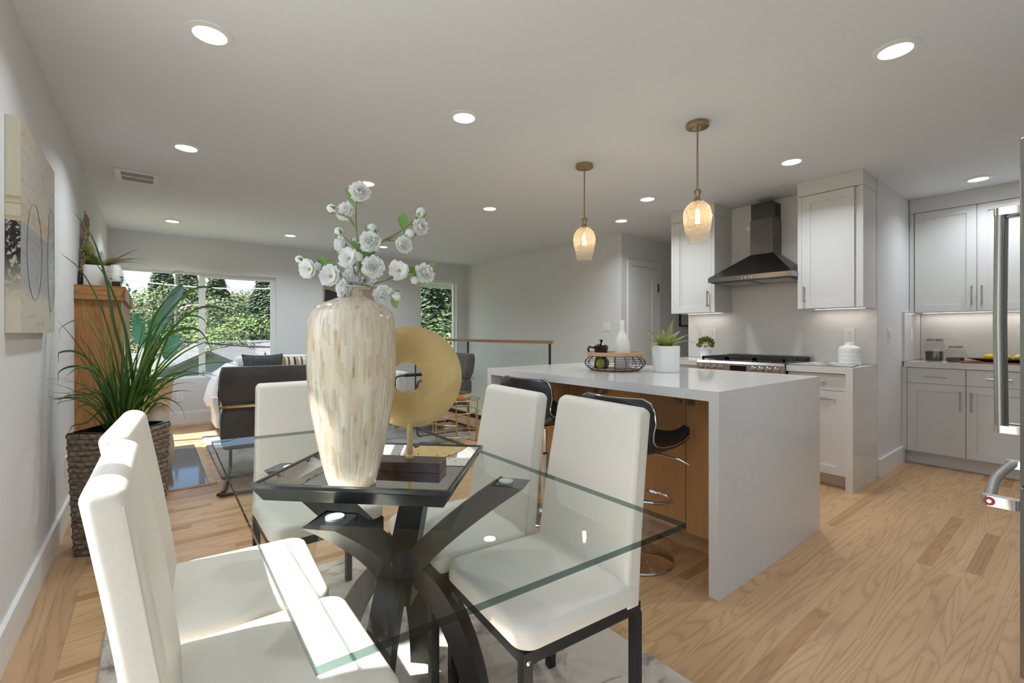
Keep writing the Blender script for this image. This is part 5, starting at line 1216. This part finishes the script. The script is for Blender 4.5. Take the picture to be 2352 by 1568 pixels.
for k in range(34):
    a = rg_.uniform(0, 2 * math.pi); d = Vector((math.cos(a), math.sin(a), 0)); L_ = rg_.uniform(.30, .72); el = rg_.uniform(1.32, 1.52); dr_ = rg_.uniform(.1, .8); n = 12; p = Vector((PCx, PCy, PH - .035)) + d * rg_.uniform(0, .06); pts = []
    for i in range(n + 1):
        pts.append(p.copy()); e2 = el - dr_ * (i / n) ** 1.5; p = p + (d * math.cos(e2) + Vector((0, 0, math.sin(e2)))) * L_ / n
    blade(pts, rg_.uniform(.010, .017), GRASSL if k % 4 == 0 else GRASS)
# ------------------------------------------------------------------ living room
# beige floor vase on the hearth
fv = thing('floor_vase', 'tall beige glazed floor vase on the dark hearth tiles', 'vase', (.03, 4.50, .001))
x, y_ = .03, 4.50
MB().lathe([(.045, .0012), (.052, .006), (.085, .10), (.105, .20), (.108, .28), (.095, .38), (.072, .48), (.055, .54), (.050, .57), (.052, .60), (.062, .615), (.066, .622), (.062, .626), (.052, .622), (.046, .60), (.046, .52)], 40, x, y_).build('body', BEIGEC, fv, angle=60)
# broad-leaf plant in a tan wicker pot by the window
PX2, PY2 = .02, 6.82
tp = thing('tan_planter', 'tall tan wicker planter by the big window', 'planter', (PX2, PY2, 0))
rings = []
for i in range(46):
    s = i / 45; rings.append((PX2, PY2, .001 + s * .62, lerp(.105, .175, s) + (.004 if i % 2 else 0), lerp(.105, .175, s) + (.004 if i % 2 else 0), .02))
MB().loft(rings, 3, True, False).build('woven_body', TANW, tp, smooth=False)
MB().loft([(PX2, PY2, .585, .165, .165, .02), (PX2, PY2, .59, .1, .1, .02)], 3, False, True).build('soil', SOIL, tp)
bp = thing('broadleaf_plant', 'broad-leaved plant with big paddle leaves before the window', 'plant', (PX2, PY2, .59))
TB = PX2 * FW.x + PY2 * FW.y
def paddle(pts, w_, mat):
    P3 = smooth_pts([at(u, v, TB + dt) for u, v, dt in pts], 4); n = len(P3); m = MB(); vs = []; fs = []
    for i, p in enumerate(P3):
        t_ = (P3[min(i + 1, n - 1)] - P3[max(i - 1, 0)]).normalized(); sd = t_.cross(FW).normalized(); s = i / (n - 1); ww = w_ * math.sin(math.pi * min(1, s * .93 + .07)) ** .6
        for q in (-1, -.5, 0, .5, 1): vs.append(p + sd * ww / 2 * q - FW * (.10 * w_ * abs(q) * (1 if i % 2 else .8)))
    for i in range(n - 1):
        for q in range(4): k = i * 5 + q; fs.append((k, k + 1, k + 6, k + 5))
    return m.add(vs, fs).build('paddle_leaf', mat, bp)
paddle([(368, 745, 0), (385, 715, 0), (405, 680, -.02), (420, 652, -.03)], .16, LEAFBB); paddle([(352, 770, 0), (362, 750, 0), (380, 728, 0), (397, 705, .02)], .20, LEAFB); paddle([(408, 770, .05), (398, 790, 0), (390, 808, 0), (380, 825, 0)], .18, LEAFB); paddle([(330, 790, 0), (322, 770, .03), (318, 745, .05), (310, 722, .1)], .15, LEAFB); paddle([(338, 800, .05), (350, 780, .1), (352, 760, .1), (345, 735, .1)], .13, LEAFB)
for pts in ([(345, 880, 0), (350, 800, 0), (368, 745, 0)], [(345, 880, 0), (345, 820, 0), (352, 770, 0)], [(348, 880, 0), (375, 790, .03), (400, 768, .05), (408, 770, .05)], [(342, 880, 0), (335, 830, 0), (330, 790, 0)], [(343, 880, 0), (340, 840, .02), (338, 800, .05)]):
    MB().tube(smooth_pts([at(u, v, TB + dt) for u, v, dt in pts], 4), .006, 6).build('stalk', LEAFG, bp)
# living rug
t = thing('living_rug', 'soft grey rug with a dark mottled border in the living area', 'rug', (1.65, 5.3, 0))
MB().loft([(1.66, 5.30, .0006, 1.225, .995, .02), (1.66, 5.30, .016, 1.22, .99, .02)], 3).build('pile', RUGL, t, smooth=False)
# accent chairs: local origin floor centre, facing +x ; back at -x
def accent(lab):
    t = thing('accent_chair', lab, 'armchair', group='charcoal accent chairs in the living area')
    def slab(nm, z0, z1, x0, x1, hy, th, mat=VELVET):
        m = MB(); rings = []; n = 6
        for i in range(n + 1):
            s = i / n; z = lerp(z0, z1, s); inset = .018 * (1 - math.sin(math.pi * min(max(s, .0), 1)) ** .35); rings.append((lerp(x0, x1, s), 0, z, th - inset, hy - inset, .03))
        return m.loft(rings, 5).build(nm, mat, t, local=True, angle=60)
    slab('back_upper', .645, .925, -.335, -.375, .355, .055); slab('back_lower', .315, .625, -.300, -.332, .350, .055)
    m = MB(); rings = [(.03, 0, .325, .30, .33, .05), (.03, 0, .34, .325, .345, .06), (.03, 0, .42, .33, .345, .06), (.03, 0, .455, .31, .325, .06), (.02, 0, .462, .15, .16, .05)]
    m.loft(rings, 5).build('seat_cushion', VELVET, t, local=True, angle=60)
    MB().tube([(-.372, -.352, .635), (-.392, -.30, .635), (-.392, .30, .635), (-.372, .352, .635)], .011, 10).build('back_bar', GOLDW, t, local=True)
    BRONZE = MT.get('dark_bronze') or pm('dark_bronze', (.10, .065, .045), .35, .8)
    for s in (-1, 1):
        y2 = s * .325
        pts = [(-.34, y2, .64), (-.05, y2, .645), (.26, y2, .645), (.315, y2, .63), (.33, y2, .59), (.33, y2, .06), (.315, y2, .025), (.28, y2, .018), (-.36, y2, .018)]
        MB().tube(pts, .0125, 10).build('side_frame', BRONZE, t, local=True)
        MB().tube([(-.16, y2, .648), (.20, y2, .648)], .021, 12).build('arm_pad', BLKLEA, t, local=True)
    MB().tube([(-.36, -.325, .018), (-.41, -.355, .018), (-.43, -.33, .018), (-.43, .33, .018), (-.41, .355, .018), (-.36, .325, .018)], .0125, 10).build('base_bar', BRONZE, t, local=True)
    for s in (-1, 1):
        MB().tube([(-.33, s * .325, .64), (-.335, s * .325, .60), (-.335, s * .33, .55)], .011, 8).build('back_bracket', BRONZE, t, local=True); MB().tube([(.33, s * .325, .36), (.25, s * .30, .36)], .011, 8).build('seat_bracket', BRONZE, t, local=True)
    for sx in (-.38, .30):
        for s in (-1, 1): MB().box(sx - .02, sx + .02, s * .33 - .016, s * .33 + .016, .0005, .02).build('foot_cap', BLACKM, t, smooth=False, local=True)
    return t
a1 = accent('charcoal velvet accent chair with its back to the dining table'); a1.location = (.79, 4.21, 0); a1.rotation_euler = (0, 0, R(80))
a2 = dup(a1, (2.66, 4.98, 0), R(178), 'charcoal accent chair standing by the glass stair rail, seen behind the gold disc')
for o in (a1, a2): pass
# side table
sx_, sy_ = 2.52, 4.16
stb = thing('wire_side_table', 'round gold wire side table with a glass top', 'side table', (sx_, sy_, 0))
def hoop(r_, z, a0=0, a1=2 * math.pi, rw=.006):
    n = 40; cl = a1 - a0 > 6.2; pts = [(sx_ + r_ * math.cos(a0 + (a1 - a0) * i / n), sy_ + r_ * math.sin(a0 + (a1 - a0) * i / n), z) for i in range(n + (0 if cl else 1))]
    MB().tube(pts, rw, 6, closed=cl).build('hoop', GOLDW, stb)
for z in (.006, .485): hoop(.245, z + .001)
for z, offs in ((.36, 0), (.245, .6), (.125, 1.2)):
    for k in range(3): hoop(.245, z, offs + k * 2.1, offs + k * 2.1 + 1.45)
for k in range(12):
    a = 2 * math.pi * k / 12; z0, z1 = [(.006, .36), (.125, .485), (.006, .485), (.006, .245)][k % 4]; MB().tube([(sx_ + .245 * math.cos(a), sy_ + .245 * math.sin(a), z0), (sx_ + .245 * math.cos(a), sy_ + .245 * math.sin(a), z1)], .006, 6).build('upright', GOLDW, stb)
MB().lathe([(.243, .4925), (.243, .4985)], 40, sx_, sy_).build('glass_top', JARGL, stb)
bkx = thing('book', 'thick orange hardback lying on the wire side table', 'book', (sx_ + .03, sy_ + .02, .499), R(30))
MB().box(-.09, .09, -.12, .12, .0, .004).box(-.09, .09, -.12, .12, .034, .038).box(-.09, -.086, -.12, .12, .004, .034).build('cover', pm('orange_cover', (.62, .27, .05), .5), bkx, smooth=False, local=True)
MB().box(-.084, .086, -.115, .115, .004, .034).build('pages', pm('pages', (.62, .55, .42), .8), bkx, smooth=False, local=True)
bk2 = thing('book', 'thin dark book on top of the orange hardback', 'book', (sx_ + .03, sy_ + .02, .5375), R(24))
MB().box(-.08, .08, -.105, .105, .0, .012).build('cover', CHAR, bk2, smooth=False, local=True)
# sofa along the window wall, facing -y
sf = thing('sofa', 'cream sofa standing along the window wall', 'sofa', (1.7, 6.65, 0))
X0, X1, Y0, Y1 = .60, 2.90, 6.08, 6.98
def rbx(nm, x0, x1, y0, y1, z0, z1, r=.05, mat=FABW, par=None):
    cx, cy, ax, ay = (x0 + x1) / 2, (y0 + y1) / 2, (x1 - x0) / 2, (y1 - y0) / 2; e = min(r * .6, (z1 - z0) * .3)
    return MB().loft([(cx, cy, z0, ax - e, ay - e, r), (cx, cy, z0 + e * .5, ax - e * .2, ay - e * .2, r), (cx, cy, z0 + e, ax, ay, r), (cx, cy, z1 - e, ax, ay, r), (cx, cy, z1 - e * .4, ax - e * .25, ay - e * .25, r), (cx, cy, z1, ax - e, ay - e, r), (cx, cy, z1 + e * .12, ax * .5, ay * .5, r)], 5).build(nm, mat, par or sf, angle=60)
rbx('base', X0 + .02, X1 - .02, Y0 + .03, Y1, .05, .30, .03); rbx('arm', X0, X0 + .20, Y0, Y1, .055, .62); rbx('arm', X1 - .20, X1, Y0, Y1, .055, .62)
for k in range(2): xa = X0 + .205 + k * .945; rbx('seat_cushion', xa, xa + .94, Y0 - .01, Y1 - .24, .30, .46)
rbx('back_panel', X0 + .20, X1 - .20, Y1 - .16, Y1, .30, .78)
for k in range(2): xa = X0 + .205 + k * .945; rbx('back_cushion', xa, xa + .94, Y1 - .34, Y1 - .165, .47, .88, .07)
for xx in (X0 + .03, X1 - .08):
    for yy in (Y0 + .03, Y1 - .08): MB().box(xx, xx + .05, yy, yy + .05, .0005, .055).build('foot', BLACKM, sf, smooth=False)
# white throw over the left arm
th = thing('throw_blanket', 'fluffy white throw draped over the left sofa arm', 'blanket', (X0 + .1, 6.5, .6))
m = MB(); cs = [(X0 + .275, .53), (X0 + .235, .70), (X0 + .20, .82), (X0 + .10, .80), (X0 + .0, .70), (X0 - .075, .55), (X0 - .11, .40), (X0 - .085, .30), (X0 - .035, .31), (X0 - .018, .43), (X0 - .015, .55), (X0 + .03, .655), (X0 + .12, .662), (X0 + .215, .64), (X0 + .235, .52)]
vs = []; fs = []; n = len(cs); NY = 22
for j in range(NY + 1):
    yy = lerp(Y0 + .06, Y1 - .10, j / NY); e = math.sin(math.pi * j / NY) ** .35
    for i, (xx, zz) in enumerate(cs):
        q = noise.noise(Vector((xx * 5, yy * 6, zz * 5))) * .022
        cxm, czm = X0 + .10, .655
        if i >= 8: vs.append((xx, yy, zz))
        else: vs.append((lerp(cxm - .115 if xx < cxm else xx, xx, e) + q, yy, lerp(min(zz, .665 if i < 5 else zz), zz, e) + q))
for j in range(NY):
    for i in range(n): a = j * n + i; b = j * n + (i + 1) % n; fs.append((a, b, b + n, a + n))
fs += [tuple(range(n)), tuple(range(NY * n, NY * n + n))[::-1]]
m.add(vs, fs).build('folds', FURW, th, angle=80)
lo = MB(); pts2 = [(X0 - .026, Y0 + .05, .30), (X0 - .022, Y0 + .05, .08)]
lo.loft([(X0 - .022, 6.42, .10, .016, .30, .015), (X0 - .022, 6.42, .24, .019, .32, .015), (X0 - .045, 6.42, .36, .03, .34, .02), (X0 - .05, 6.42, .45, .03, .35, .02)], 4); lo.build('hanging_end', FURW, th, angle=60)
def pillow(name, lab, c, w_, h_, d_, ry, rz, mat, group='pillows on the sofa'):
    n = 12; m = MB(); vs = []; fs = []
    for s in (1, -1):
        for j in range(n + 1):
            for i in range(n + 1):
                a, b = -1 + 2 * i / n, -1 + 2 * j / n; t_ = (max(0, 1 - a ** 4) * max(0, 1 - b ** 4)) ** .5; pin = 1 - .10 * (1 - a * a) * b * b - 0
                x_ = a * w_ / 2 * (1 - .09 * (1 - b * b) ** 1.0 * abs(a) ** 3); z_ = b * h_ / 2 * (1 - .09 * (1 - a * a) * abs(b) ** 3); vs.append((x_, s * t_ * d_ / 2, z_))
    W = n + 1
    for s in range(2):
        for j in range(n):
            for i in range(n): a = s * W * W + j * W + i; fs.append((a, a + 1, a + W + 1, a + W) if s else (a, a + W, a + W + 1, a + 1))
    m.add(vs, fs); M_ = Matrix.Translation(c) @ Matrix.Rotation(rz, 4, 'Z') @ Matrix.Rotation(ry, 4, 'X')
    m.xf(M_); me = m.build(name, mat, None, angle=80); bm = bmesh.new(); bm.from_mesh(me.data); bmesh.ops.remove_doubles(bm, verts=bm.verts, dist=.0004); bm.to_mesh(me.data); bm.free()
    return tag(me, lab, 'pillow', group)
pillow('throw_pillow', 'charcoal square pillow standing on the sofa beside the white throw', (1.08, 6.38, .70), .46, .44, .15, R(-14), R(-4), CHAR)
def stripe_mat():
    m = pm('stripe_fabric', (.5, .4, .3), .9); v = coord(m); sp = N(m, 'ShaderNodeSeparateXYZ'); L(m, v, sp.inputs[0]); mu = N(m, 'ShaderNodeMath', operation='MULTIPLY'); L(m, sp.outputs[0], mu.inputs[0]); mu.inputs[1].default_value = 6.5
    fr_ = N(m, 'ShaderNodeMath', operation='FRACT'); L(m, mu.outputs[0], fr_.inputs[0]); c = ramp(m, fr_.outputs[0], [(0, (.72, .66, .55)), (.3, (.03, .025, .02)), (.45, (.48, .35, .2)), (.7, (.75, .70, .60)), (.85, (.12, .08, .05))]); m.node_tree.nodes[-1].color_ramp.interpolation = 'CONSTANT'; L(m, c, bsdf(m).inputs['Base Color']); return m
pillow('throw_pillow', 'brown and black striped pillow in the middle of the sofa', (1.50, 6.40, .68), .42, .42, .14, R(-16), R(3), stripe_mat())
pillow('throw_pillow', 'pale grey pillow at the right side of the sofa, half hidden by the vase', (2.0, 6.42, .70), .46, .44, .15, R(-15), R(-3), noisy('grey_fabric', (.45, .44, .43), (.55, .54, .53), ns=40, rough=.9))
# blossom arrangement on a coffee table behind the accent chair
cft = thing('coffee_table', 'low round dark coffee table on the living rug', 'coffee table', (1.62, 5.40, 0))
MB().lathe([(.30, .405), (.305, .41), (.305, .435), (.30, .44)], 40, 1.62, 5.40).build('top', DARKW, cft); MB().lathe([(.20, .0165), (.19, .03), (.05, .06), (.05, .40), (.10, .405)], 30, 1.62, 5.40).build('pedestal', BLACKM, cft)
fb = thing('flower_bowl', 'low vase of white flowers on the coffee table', 'flowers', (1.62, 5.40, .44))
MB().lathe([(.05, .4405), (.08, .47), (.085, .52), (.06, .57), (.055, .575), (.05, .56)], 28, 1.62, 5.40).build('bowl', WHITEC, fb)
rq = random.Random(12)
for k in range(9):
    a = rq.uniform(0, 6.28); r_ = rq.uniform(.06, .20); e = Vector((1.62 + r_ * math.cos(a), 5.40 + r_ * math.sin(a), rq.uniform(.72, .90))); MB().tube([(1.62, 5.40, .56), (1.62 + r_ * .4 * math.cos(a), 5.40 + r_ * .4 * math.sin(a), .68), e], .004, 5).build('stem', STEMG, fb)
    d = Vector((math.cos(a), math.sin(a), .8)).normalized(); petal_ball(.042, 300 + k).xf(orient(e, d)).build('blossom', PETAL, fb, angle=70); q = Vector((1, 0, 0)).rotation_difference(d); leafm(.07, .035).xf(Matrix.Translation(e - d * .05) @ q.to_matrix().to_4x4()).build('leaf', LEAFG, fb)
# picture on the back wall
pa = thing('wall_picture', 'brown and black abstract picture on the far wall behind the vase', 'picture', (2.45, YB - .02, 1.2))
MB().box(2.065, 2.85, YB - .035, YB - .001, 1.15, 1.925).build('canvas', pm('taupe_canvas', (.34, .27, .22), .7), pa, smooth=False)
n = 40; pts = [(2.065 + .001, YB - .0365, 1.55)] + [(2.07 + .36 * math.sin(math.pi / 2 * i / n), YB - .0365, 1.50 + .34 * math.cos(math.pi / 2 * i / n)) for i in range(n + 1)] + [(2.43, YB - .0365, 1.16), (2.066, YB - .0365, 1.16)]
MB().add(pts, [tuple(range(len(pts)))]).build('black_arch', pm('black_paint', (.02, .016, .014), .6), pa, smooth=False)
MB().add([(2.62, YB - .0365, 1.62), (2.84, YB - .0365, 1.66), (2.84, YB - .0365, 1.30), (2.62, YB - .0365, 1.25)], [(0, 1, 2, 3)]).build('dark_patch', noisy('dark_speckle', (.03, .025, .02), (.28, .22, .18), ns=25, rough=.6), pa, smooth=False)
# stair rail
rl_ = thing('stair_rail', 'glass stair balustrade with a wooden handrail and black posts', 'railing', (3.54, 5.3, 0))
RXr = 3.52
MB().loft([(RXr, 5.49, 1.052, .026, 1.735, .006), (RXr, 5.49, 1.088, .026, 1.735, .006)], 2).build('handrail', RAILW, rl_, smooth=False)
for yy in (3.80, 5.50, 7.15): MB().box(RXr - .008, RXr + .008, yy - .012, yy + .012, .001, 1.052).build('post', BLACKM, rl_, smooth=False)
for a, b in ((3.82, 5.48), (5.52, 7.13)): MB().box(RXr - .005, RXr + .005, a, b, .05, 1.03).build('glass_panel', RAILGL, rl_, smooth=False)
MB().box(RXr - .02, RXr + .02, 3.78, 7.2, .001, .05).build('base_shoe', BLACKM, rl_, smooth=False)
MB().box(RXr - .006, RXr + .006, 3.75, 3.78, 1.05, 1.09).build('end_cap', LIGHTW, rl_, smooth=False)
# ------------------------------------------------------------------ outside: hillside, trees, houses, wires
GR1 = noisy('hill_grass', (.10, .13, .045), (.20, .20, .09), ns=.25, rough=.95, kind='Object', detail=6)
def hz(x, y_):
    d = max(0, y_ - 26); return -4.6 + .0 * x + 9.5 * (1 - math.exp(-(d / 48) ** 1.6)) + .9 * noise.noise(Vector((x * .05, y_ * .05, 0)))
m = MB(); vs = []; fs = []; NXg, NYg = 40, 46
for j in range(NYg + 1):
    for i in range(NXg + 1):
        x = lerp(-70, 110, i / NXg); y_ = lerp(-40, 190, j / NYg); z = hz(x, y_) if y_ > 9 else -4.6
        vs.append((x, y_, min(z, -1.9) if (y_ < 14) else z))
for j in range(NYg):
    for i in range(NXg): a = j * (NXg + 1) + i; fs.append((a, a + 1, a + NXg + 2, a + NXg + 1))
tag(m.add(vs, fs).build('hillside', GR1), 'green hillside rising beyond the windows', 'ground', kind='structure')
# unseen deck outside the glass doors, made pale and wide to bounce light indoors
dk = thing('deck', 'unseen wooden deck outside the glass doors, pale and wide to bounce light indoors', 'deck', (-1.9, 1.0, -.2))
for k in range(26): MB().box(XL - T - .03 - (k + 1) * .145, XL - T - .03 - k * .145 - .006, -4.6, 4.0, -.22, -.18).build('deck_board', pm('deck_bounce_wood', (.50, .47, .43), .7) if 'deck_bounce_wood' not in MT else MT['deck_bounce_wood'], dk, smooth=False)
for k in range(18): MB().box(XL - T - .02, 3.0, -1.78 - (k + 1) * .145, -1.78 - k * .145 - .006, -.22, -.18).build('deck_board', MT['deck_bounce_wood'], dk, smooth=False)  # rear stretch of boards, added to bounce light through the rear opening
for xx in (-.7, -2.9):
    for yy in (-1.8, 3.8): MB().box(xx - .05, xx + .05, yy - .05, yy + .05, -4.6, -.22).build('deck_post', MT['deck_bounce_wood'], dk, smooth=False)
def foliage_mat(name, a, b):
    m = pm(name, a, .75, 0, .2); g = N(m, 'ShaderNodeNewGeometry'); oi = N(m, 'ShaderNodeObjectInfo'); L(m, ramp(m, g.outputs['Random Per Island'], [(0, a), (1, b)]), bsdf(m).inputs['Base Color']); return m
FOL = [foliage_mat('pine_needles', (.055, .095, .055), (.14, .19, .10)), foliage_mat('oak_leaves', (.10, .17, .06), (.25, .31, .12)), foliage_mat('olive_leaves', (.14, .17, .09), (.30, .32, .18)), foliage_mat('dark_leaves', (.06, .10, .045), (.16, .21, .09))]
BARK = noisy('bark', (.12, .09, .07), (.22, .18, .14), (1, 1, .2), ns=8, rough=.9)
def tree_proto(kind, seed):
    rr = random.Random(seed); m = MB(); tk = MB()
    if kind == 0:     # conifer, unit height 1
        for i in range(7000):
            s = rr.random() ** .8; z = .10 + .9 * s; r = .20 * (1 - s) ** .75 + .012; a = rr.uniform(0, 6.283); q = r * rr.random() ** .45; p = Vector((q * math.cos(a), q * math.sin(a), z - .25 * q)); d = Vector((math.cos(a), math.sin(a), -.55 + rr.uniform(-.3, .3))).normalized(); sd = d.cross(Vector((0, 0, 1))).normalized(); l = rr.uniform(.015, .032); w_ = l * .40
            m.add([p, p + d * l * .5 + sd * w_, p + d * l, p + d * l * .5 - sd * w_], [(0, 1, 2, 3)])
        tk.tube([(0, 0, -.12), (0, 0, .5), (0, 0, .97)], [.022, .014, .003], 7)
    else:
        nb = 9 if kind != 2 else 7; blobs = [(Vector((rr.uniform(-.26, .26), rr.uniform(-.26, .26), rr.uniform(.36, .76))), rr.uniform(.13, .22)) for _ in range(nb)]
        for i in range(11000):
            c, r = rr.choice(blobs); d = Vector((rr.gauss(0, 1), rr.gauss(0, 1), rr.gauss(0, 1))).normalized(); p = c + d * r * rr.uniform(.55, 1.02); n2 = (d + Vector((rr.uniform(-.6, .6), rr.uniform(-.6, .6), rr.uniform(-.2, .8)))).normalized(); a = n2.cross(Vector((rr.random(), rr.random(), rr.random() + .1))).normalized(); b = n2.cross(a); l = rr.uniform(.007, .0165)
            m.add([p - a * l, p - b * l * .6, p + a * l, p + b * l * .6], [(0, 1, 2, 3)])
        tk.tube([(0, 0, -.15), (.01, 0, .25), (-.01, .01, .55), (0, 0, .75)], [.03, .024, .014, .004], 7)
        for c, r in blobs[:5]: tk.tube([(0, 0, .3), tuple(c * .5 + Vector((0, 0, .2))), tuple(c)], [.014, .009, .003], 5)
    return m, tk
TREE_G = 'trees on the hillside outside the windows'
LABS = ['tall dark conifer growing on the slope outside the windows', 'bright green leafy tree on the slope outside the windows', 'pale olive-green tree on the slope outside the windows', 'dark round-crowned tree on the slope outside the windows']
PRO = {}; TREES = []
def tree(kind, u, v_top, t_, h, var=0):
    p = at(u, v_top, t_); key = (kind, var)
    if key not in PRO:
        r = thing('conifer' if kind == 0 else 'leafy_tree', LABS[kind], 'tree', (0, 0, 0), 0, TREE_G); m_, tk = tree_proto(kind, 60 + kind * 7 + var)
        o = m_.build('foliage', FOL[kind], r, smooth=False, local=True); o['kind'] = 'stuff'; tk.build('trunk', BARK, r, local=True); PRO[key] = r; o_ = r
    else: o_ = dup(PRO[key], (0, 0, 0), 0)
    zb = p.z - h; o_.location = (p.x, p.y, zb); rr = random.Random(int(u * 7 + v_top)); o_.rotation_euler = (0, 0, rr.uniform(0, 6.28)); wsc = h * (1.0 if kind == 0 else 1.1); o_.scale = (wsc, wsc, h)
    TREES.append((kind, 0 if u < 466 else 1 if u < 700 else 2, u, o_))
# big window, left pane to right pane; then the narrow window; (kind, pixel column, pixel of the top, depth, height)
for a in [(2, 300, 672, 34, 9, 0), (2, 335, 655, 38, 10, 1), (0, 368, 612, 44, 15, 0), (2, 372, 648, 40, 11, 0), (1, 398, 640, 46, 13, 0), (0, 430, 600, 50, 17, 1), (3, 452, 622, 42, 12, 0), (0, 385, 625, 55, 16, 1), (2, 320, 700, 26, 7, 1), (1, 360, 720, 27, 7, 1), (3, 410, 700, 30, 8, 1), (1, 445, 720, 29, 8, 0),
          (0, 498, 618, 46, 15, 0), (3, 515, 632, 48, 14, 0), (2, 545, 655, 75, 13, 0), (3, 565, 652, 80, 14, 1), (1, 490, 690, 32, 9, 1), (1, 520, 700, 34, 9, 0), (3, 548, 685, 44, 10, 0), (1, 560, 710, 36, 9, 1), (0, 608, 628, 38, 15, 1), (0, 628, 650, 36, 13, 0), (2, 585, 690, 50, 11, 1), (0, 590, 665, 60, 14, 0), (1, 470, 735, 25, 6, 0), (2, 535, 740, 33, 8, 0), (3, 580, 735, 34, 8, 0), (0, 640, 640, 45, 15, 1),
          (3, 430, 830, 17, 3.4, 1), (1, 450, 815, 19, 4.0, 0), (3, 405, 838, 18, 3.0, 0), (1, 340, 800, 20, 4.5, 1), (2, 300, 780, 23, 5, 0), (3, 600, 800, 30, 6, 0), (1, 620, 790, 33, 7, 1), (3, 480, 800, 26, 5.5, 0),
          (0, 960, 598, 34, 15, 0), (0, 985, 610, 30, 14, 1), (3, 1012, 640, 32, 12, 0), (1, 1035, 662, 36, 11, 0), (2, 1050, 650, 42, 13, 1), (0, 1020, 640, 40, 14, 0), (1, 1015, 720, 24, 8, 1), (2, 1035, 735, 26, 8, 0), (1, 990, 740, 23, 7, 0), (3, 975, 720, 26, 9, 1), (0, 930, 615, 36, 15, 1), (3, 1060, 700, 30, 10, 1)]: tree(*a)
ORD = ['first', 'second', 'third', 'fourth', 'fifth', 'sixth', 'seventh', 'eighth']
NM = ['tall dark conifer', 'bright green leafy tree', 'pale olive-green tree', 'dark round-crowned tree']; RG = ['in the left big-window pane', 'in the right big-window pane', 'in the narrow window']
for kd in range(4):
    for rgn in range(3):
        for i, q in enumerate(sorted([q for q in TREES if q[0] == kd and q[1] == rgn], key=lambda q: q[2])): q[3]['label'] = '%s, %s of its kind from the left %s' % (NM[kd], ORD[i], RG[rgn])
# houses below
ROOF = noisy('grey_shingle', (.13, .128, .125), (.20, .198, .195), (1, 1, 6), ns=5, rough=.9); SIDING = pm('blue_siding', (.24, .28, .32), .8); CREAMS = pm('cream_stucco', (.62, .58, .52), .8)
def house(lab, u, v_ridge, t_, wd, dp, rise, hgt, rz, mw):
    p = at(u, v_ridge, t_); t = thing('house', lab, 'house', (p.x, p.y, p.z - rise - hgt), rz)
    MB().box(-wd / 2, wd / 2, -dp / 2, dp / 2, 0, hgt).add([(-wd / 2, -dp / 2, hgt), (wd / 2, -dp / 2, hgt), (0, -dp / 2, hgt + rise), (-wd / 2, dp / 2, hgt), (wd / 2, dp / 2, hgt), (0, dp / 2, hgt + rise)], [(0, 1, 2), (5, 4, 3)]).build('walls', mw, t, smooth=False, local=True)
    e = .45
    for s in (-1, 1):
        m = MB(); sl_ = rise / (wd / 2); m.add([(0, -dp / 2 - e, hgt + rise + .12), (0, dp / 2 + e, hgt + rise + .12), (s * (wd / 2 + e), dp / 2 + e, hgt - sl_ * e + .12), (s * (wd / 2 + e), -dp / 2 - e, hgt - sl_ * e + .12), (0, -dp / 2 - e, hgt + rise), (0, dp / 2 + e, hgt + rise), (s * (wd / 2 + e), dp / 2 + e, hgt - sl_ * e), (s * (wd / 2 + e), -dp / 2 - e, hgt - sl_ * e)], [(0, 1, 2, 3), (4, 7, 6, 5), (0, 3, 7, 4), (1, 5, 6, 2), (2, 6, 7, 3), (0, 4, 5, 1)])
        m.build('roof', ROOF, t, smooth=False, local=True)
    for xx in (-wd * .22, wd * .22):
        w_ = MB().box(xx - .5, xx + .5, -dp / 2 - .05, -dp / 2, hgt - 1.7, hgt - .6).build('window', VINYL, t, smooth=False, local=True); MB().box(xx - .42, xx + .42, -dp / 2 - .06, -dp / 2 - .05, hgt - 1.62, hgt - .68).build('pane', BLKGL, w_, smooth=False, local=True)
house('blue-grey gabled house below the right pane of the big window', 524, 803, 20, 4.2, 8, 1.05, 2.4, R(-14), SIDING)
house('house with a broad pale grey roof low in the right window pane', 590, 786, 26, 11, 9, 1.6, 2.6, R(80), CREAMS)
house('house with a grey shingle roof low in the left window pane', 395, 815, 22, 9, 7, 1.3, 2.4, R(75), CREAMS)
house('pale house half hidden among hillside trees in the right pane', 556, 718, 60, 9, 7, 1.4, 2.5, R(70), CREAMS)
# utility pole and wires
po = at(405, 600, 24)
up_ = thing('utility_pole', 'grey utility pole standing among the trees outside the big window', 'pole', (po.x, po.y, -4.6))
MB().tube([(po.x, po.y, -4.8), (po.x, po.y, 6.5)], [.10, .07], 10).build('pole', pm('weathered_wood', (.26, .22, .19), .9), up_); MB().box(po.x - 1.1, po.x + 1.1, po.y - .06, po.y + .06, 5.6, 5.75).build('crossarm', MT['weathered_wood'], up_, smooth=False)
WIRE = pm('wire_black', (.03, .03, .03), .6); WIREW = pm('wire_bright', (.75, .75, .75), .5)
def wire(lab, a, b, ta, tb_, r_, mat, sag):
    p0, p1 = at(*a, ta), at(*b, tb_); pts = []
    for i in range(17):
        s = i / 16 * 1.6 - .3; p = p0.lerp(p1, s); p.z -= sag * (1 - (2 * s - 1) ** 2); pts.append(p)
    tag(MB().tube(pts, r_, 6).build('power_line', mat), lab, 'cable', 'power lines outside the big window')
wire('bright upper power line crossing both panes of the big window', (285, 641), (630, 662), 15, 16, .022, WIREW, .12)
wire('dark power line crossing at the middle of the big window', (380, 757), (630, 768), 14, 15, .012, WIRE, .05)
wire('thick dark cable low across the big window', (360, 775), (630, 797), 14, 15, .030, WIRE, .05)
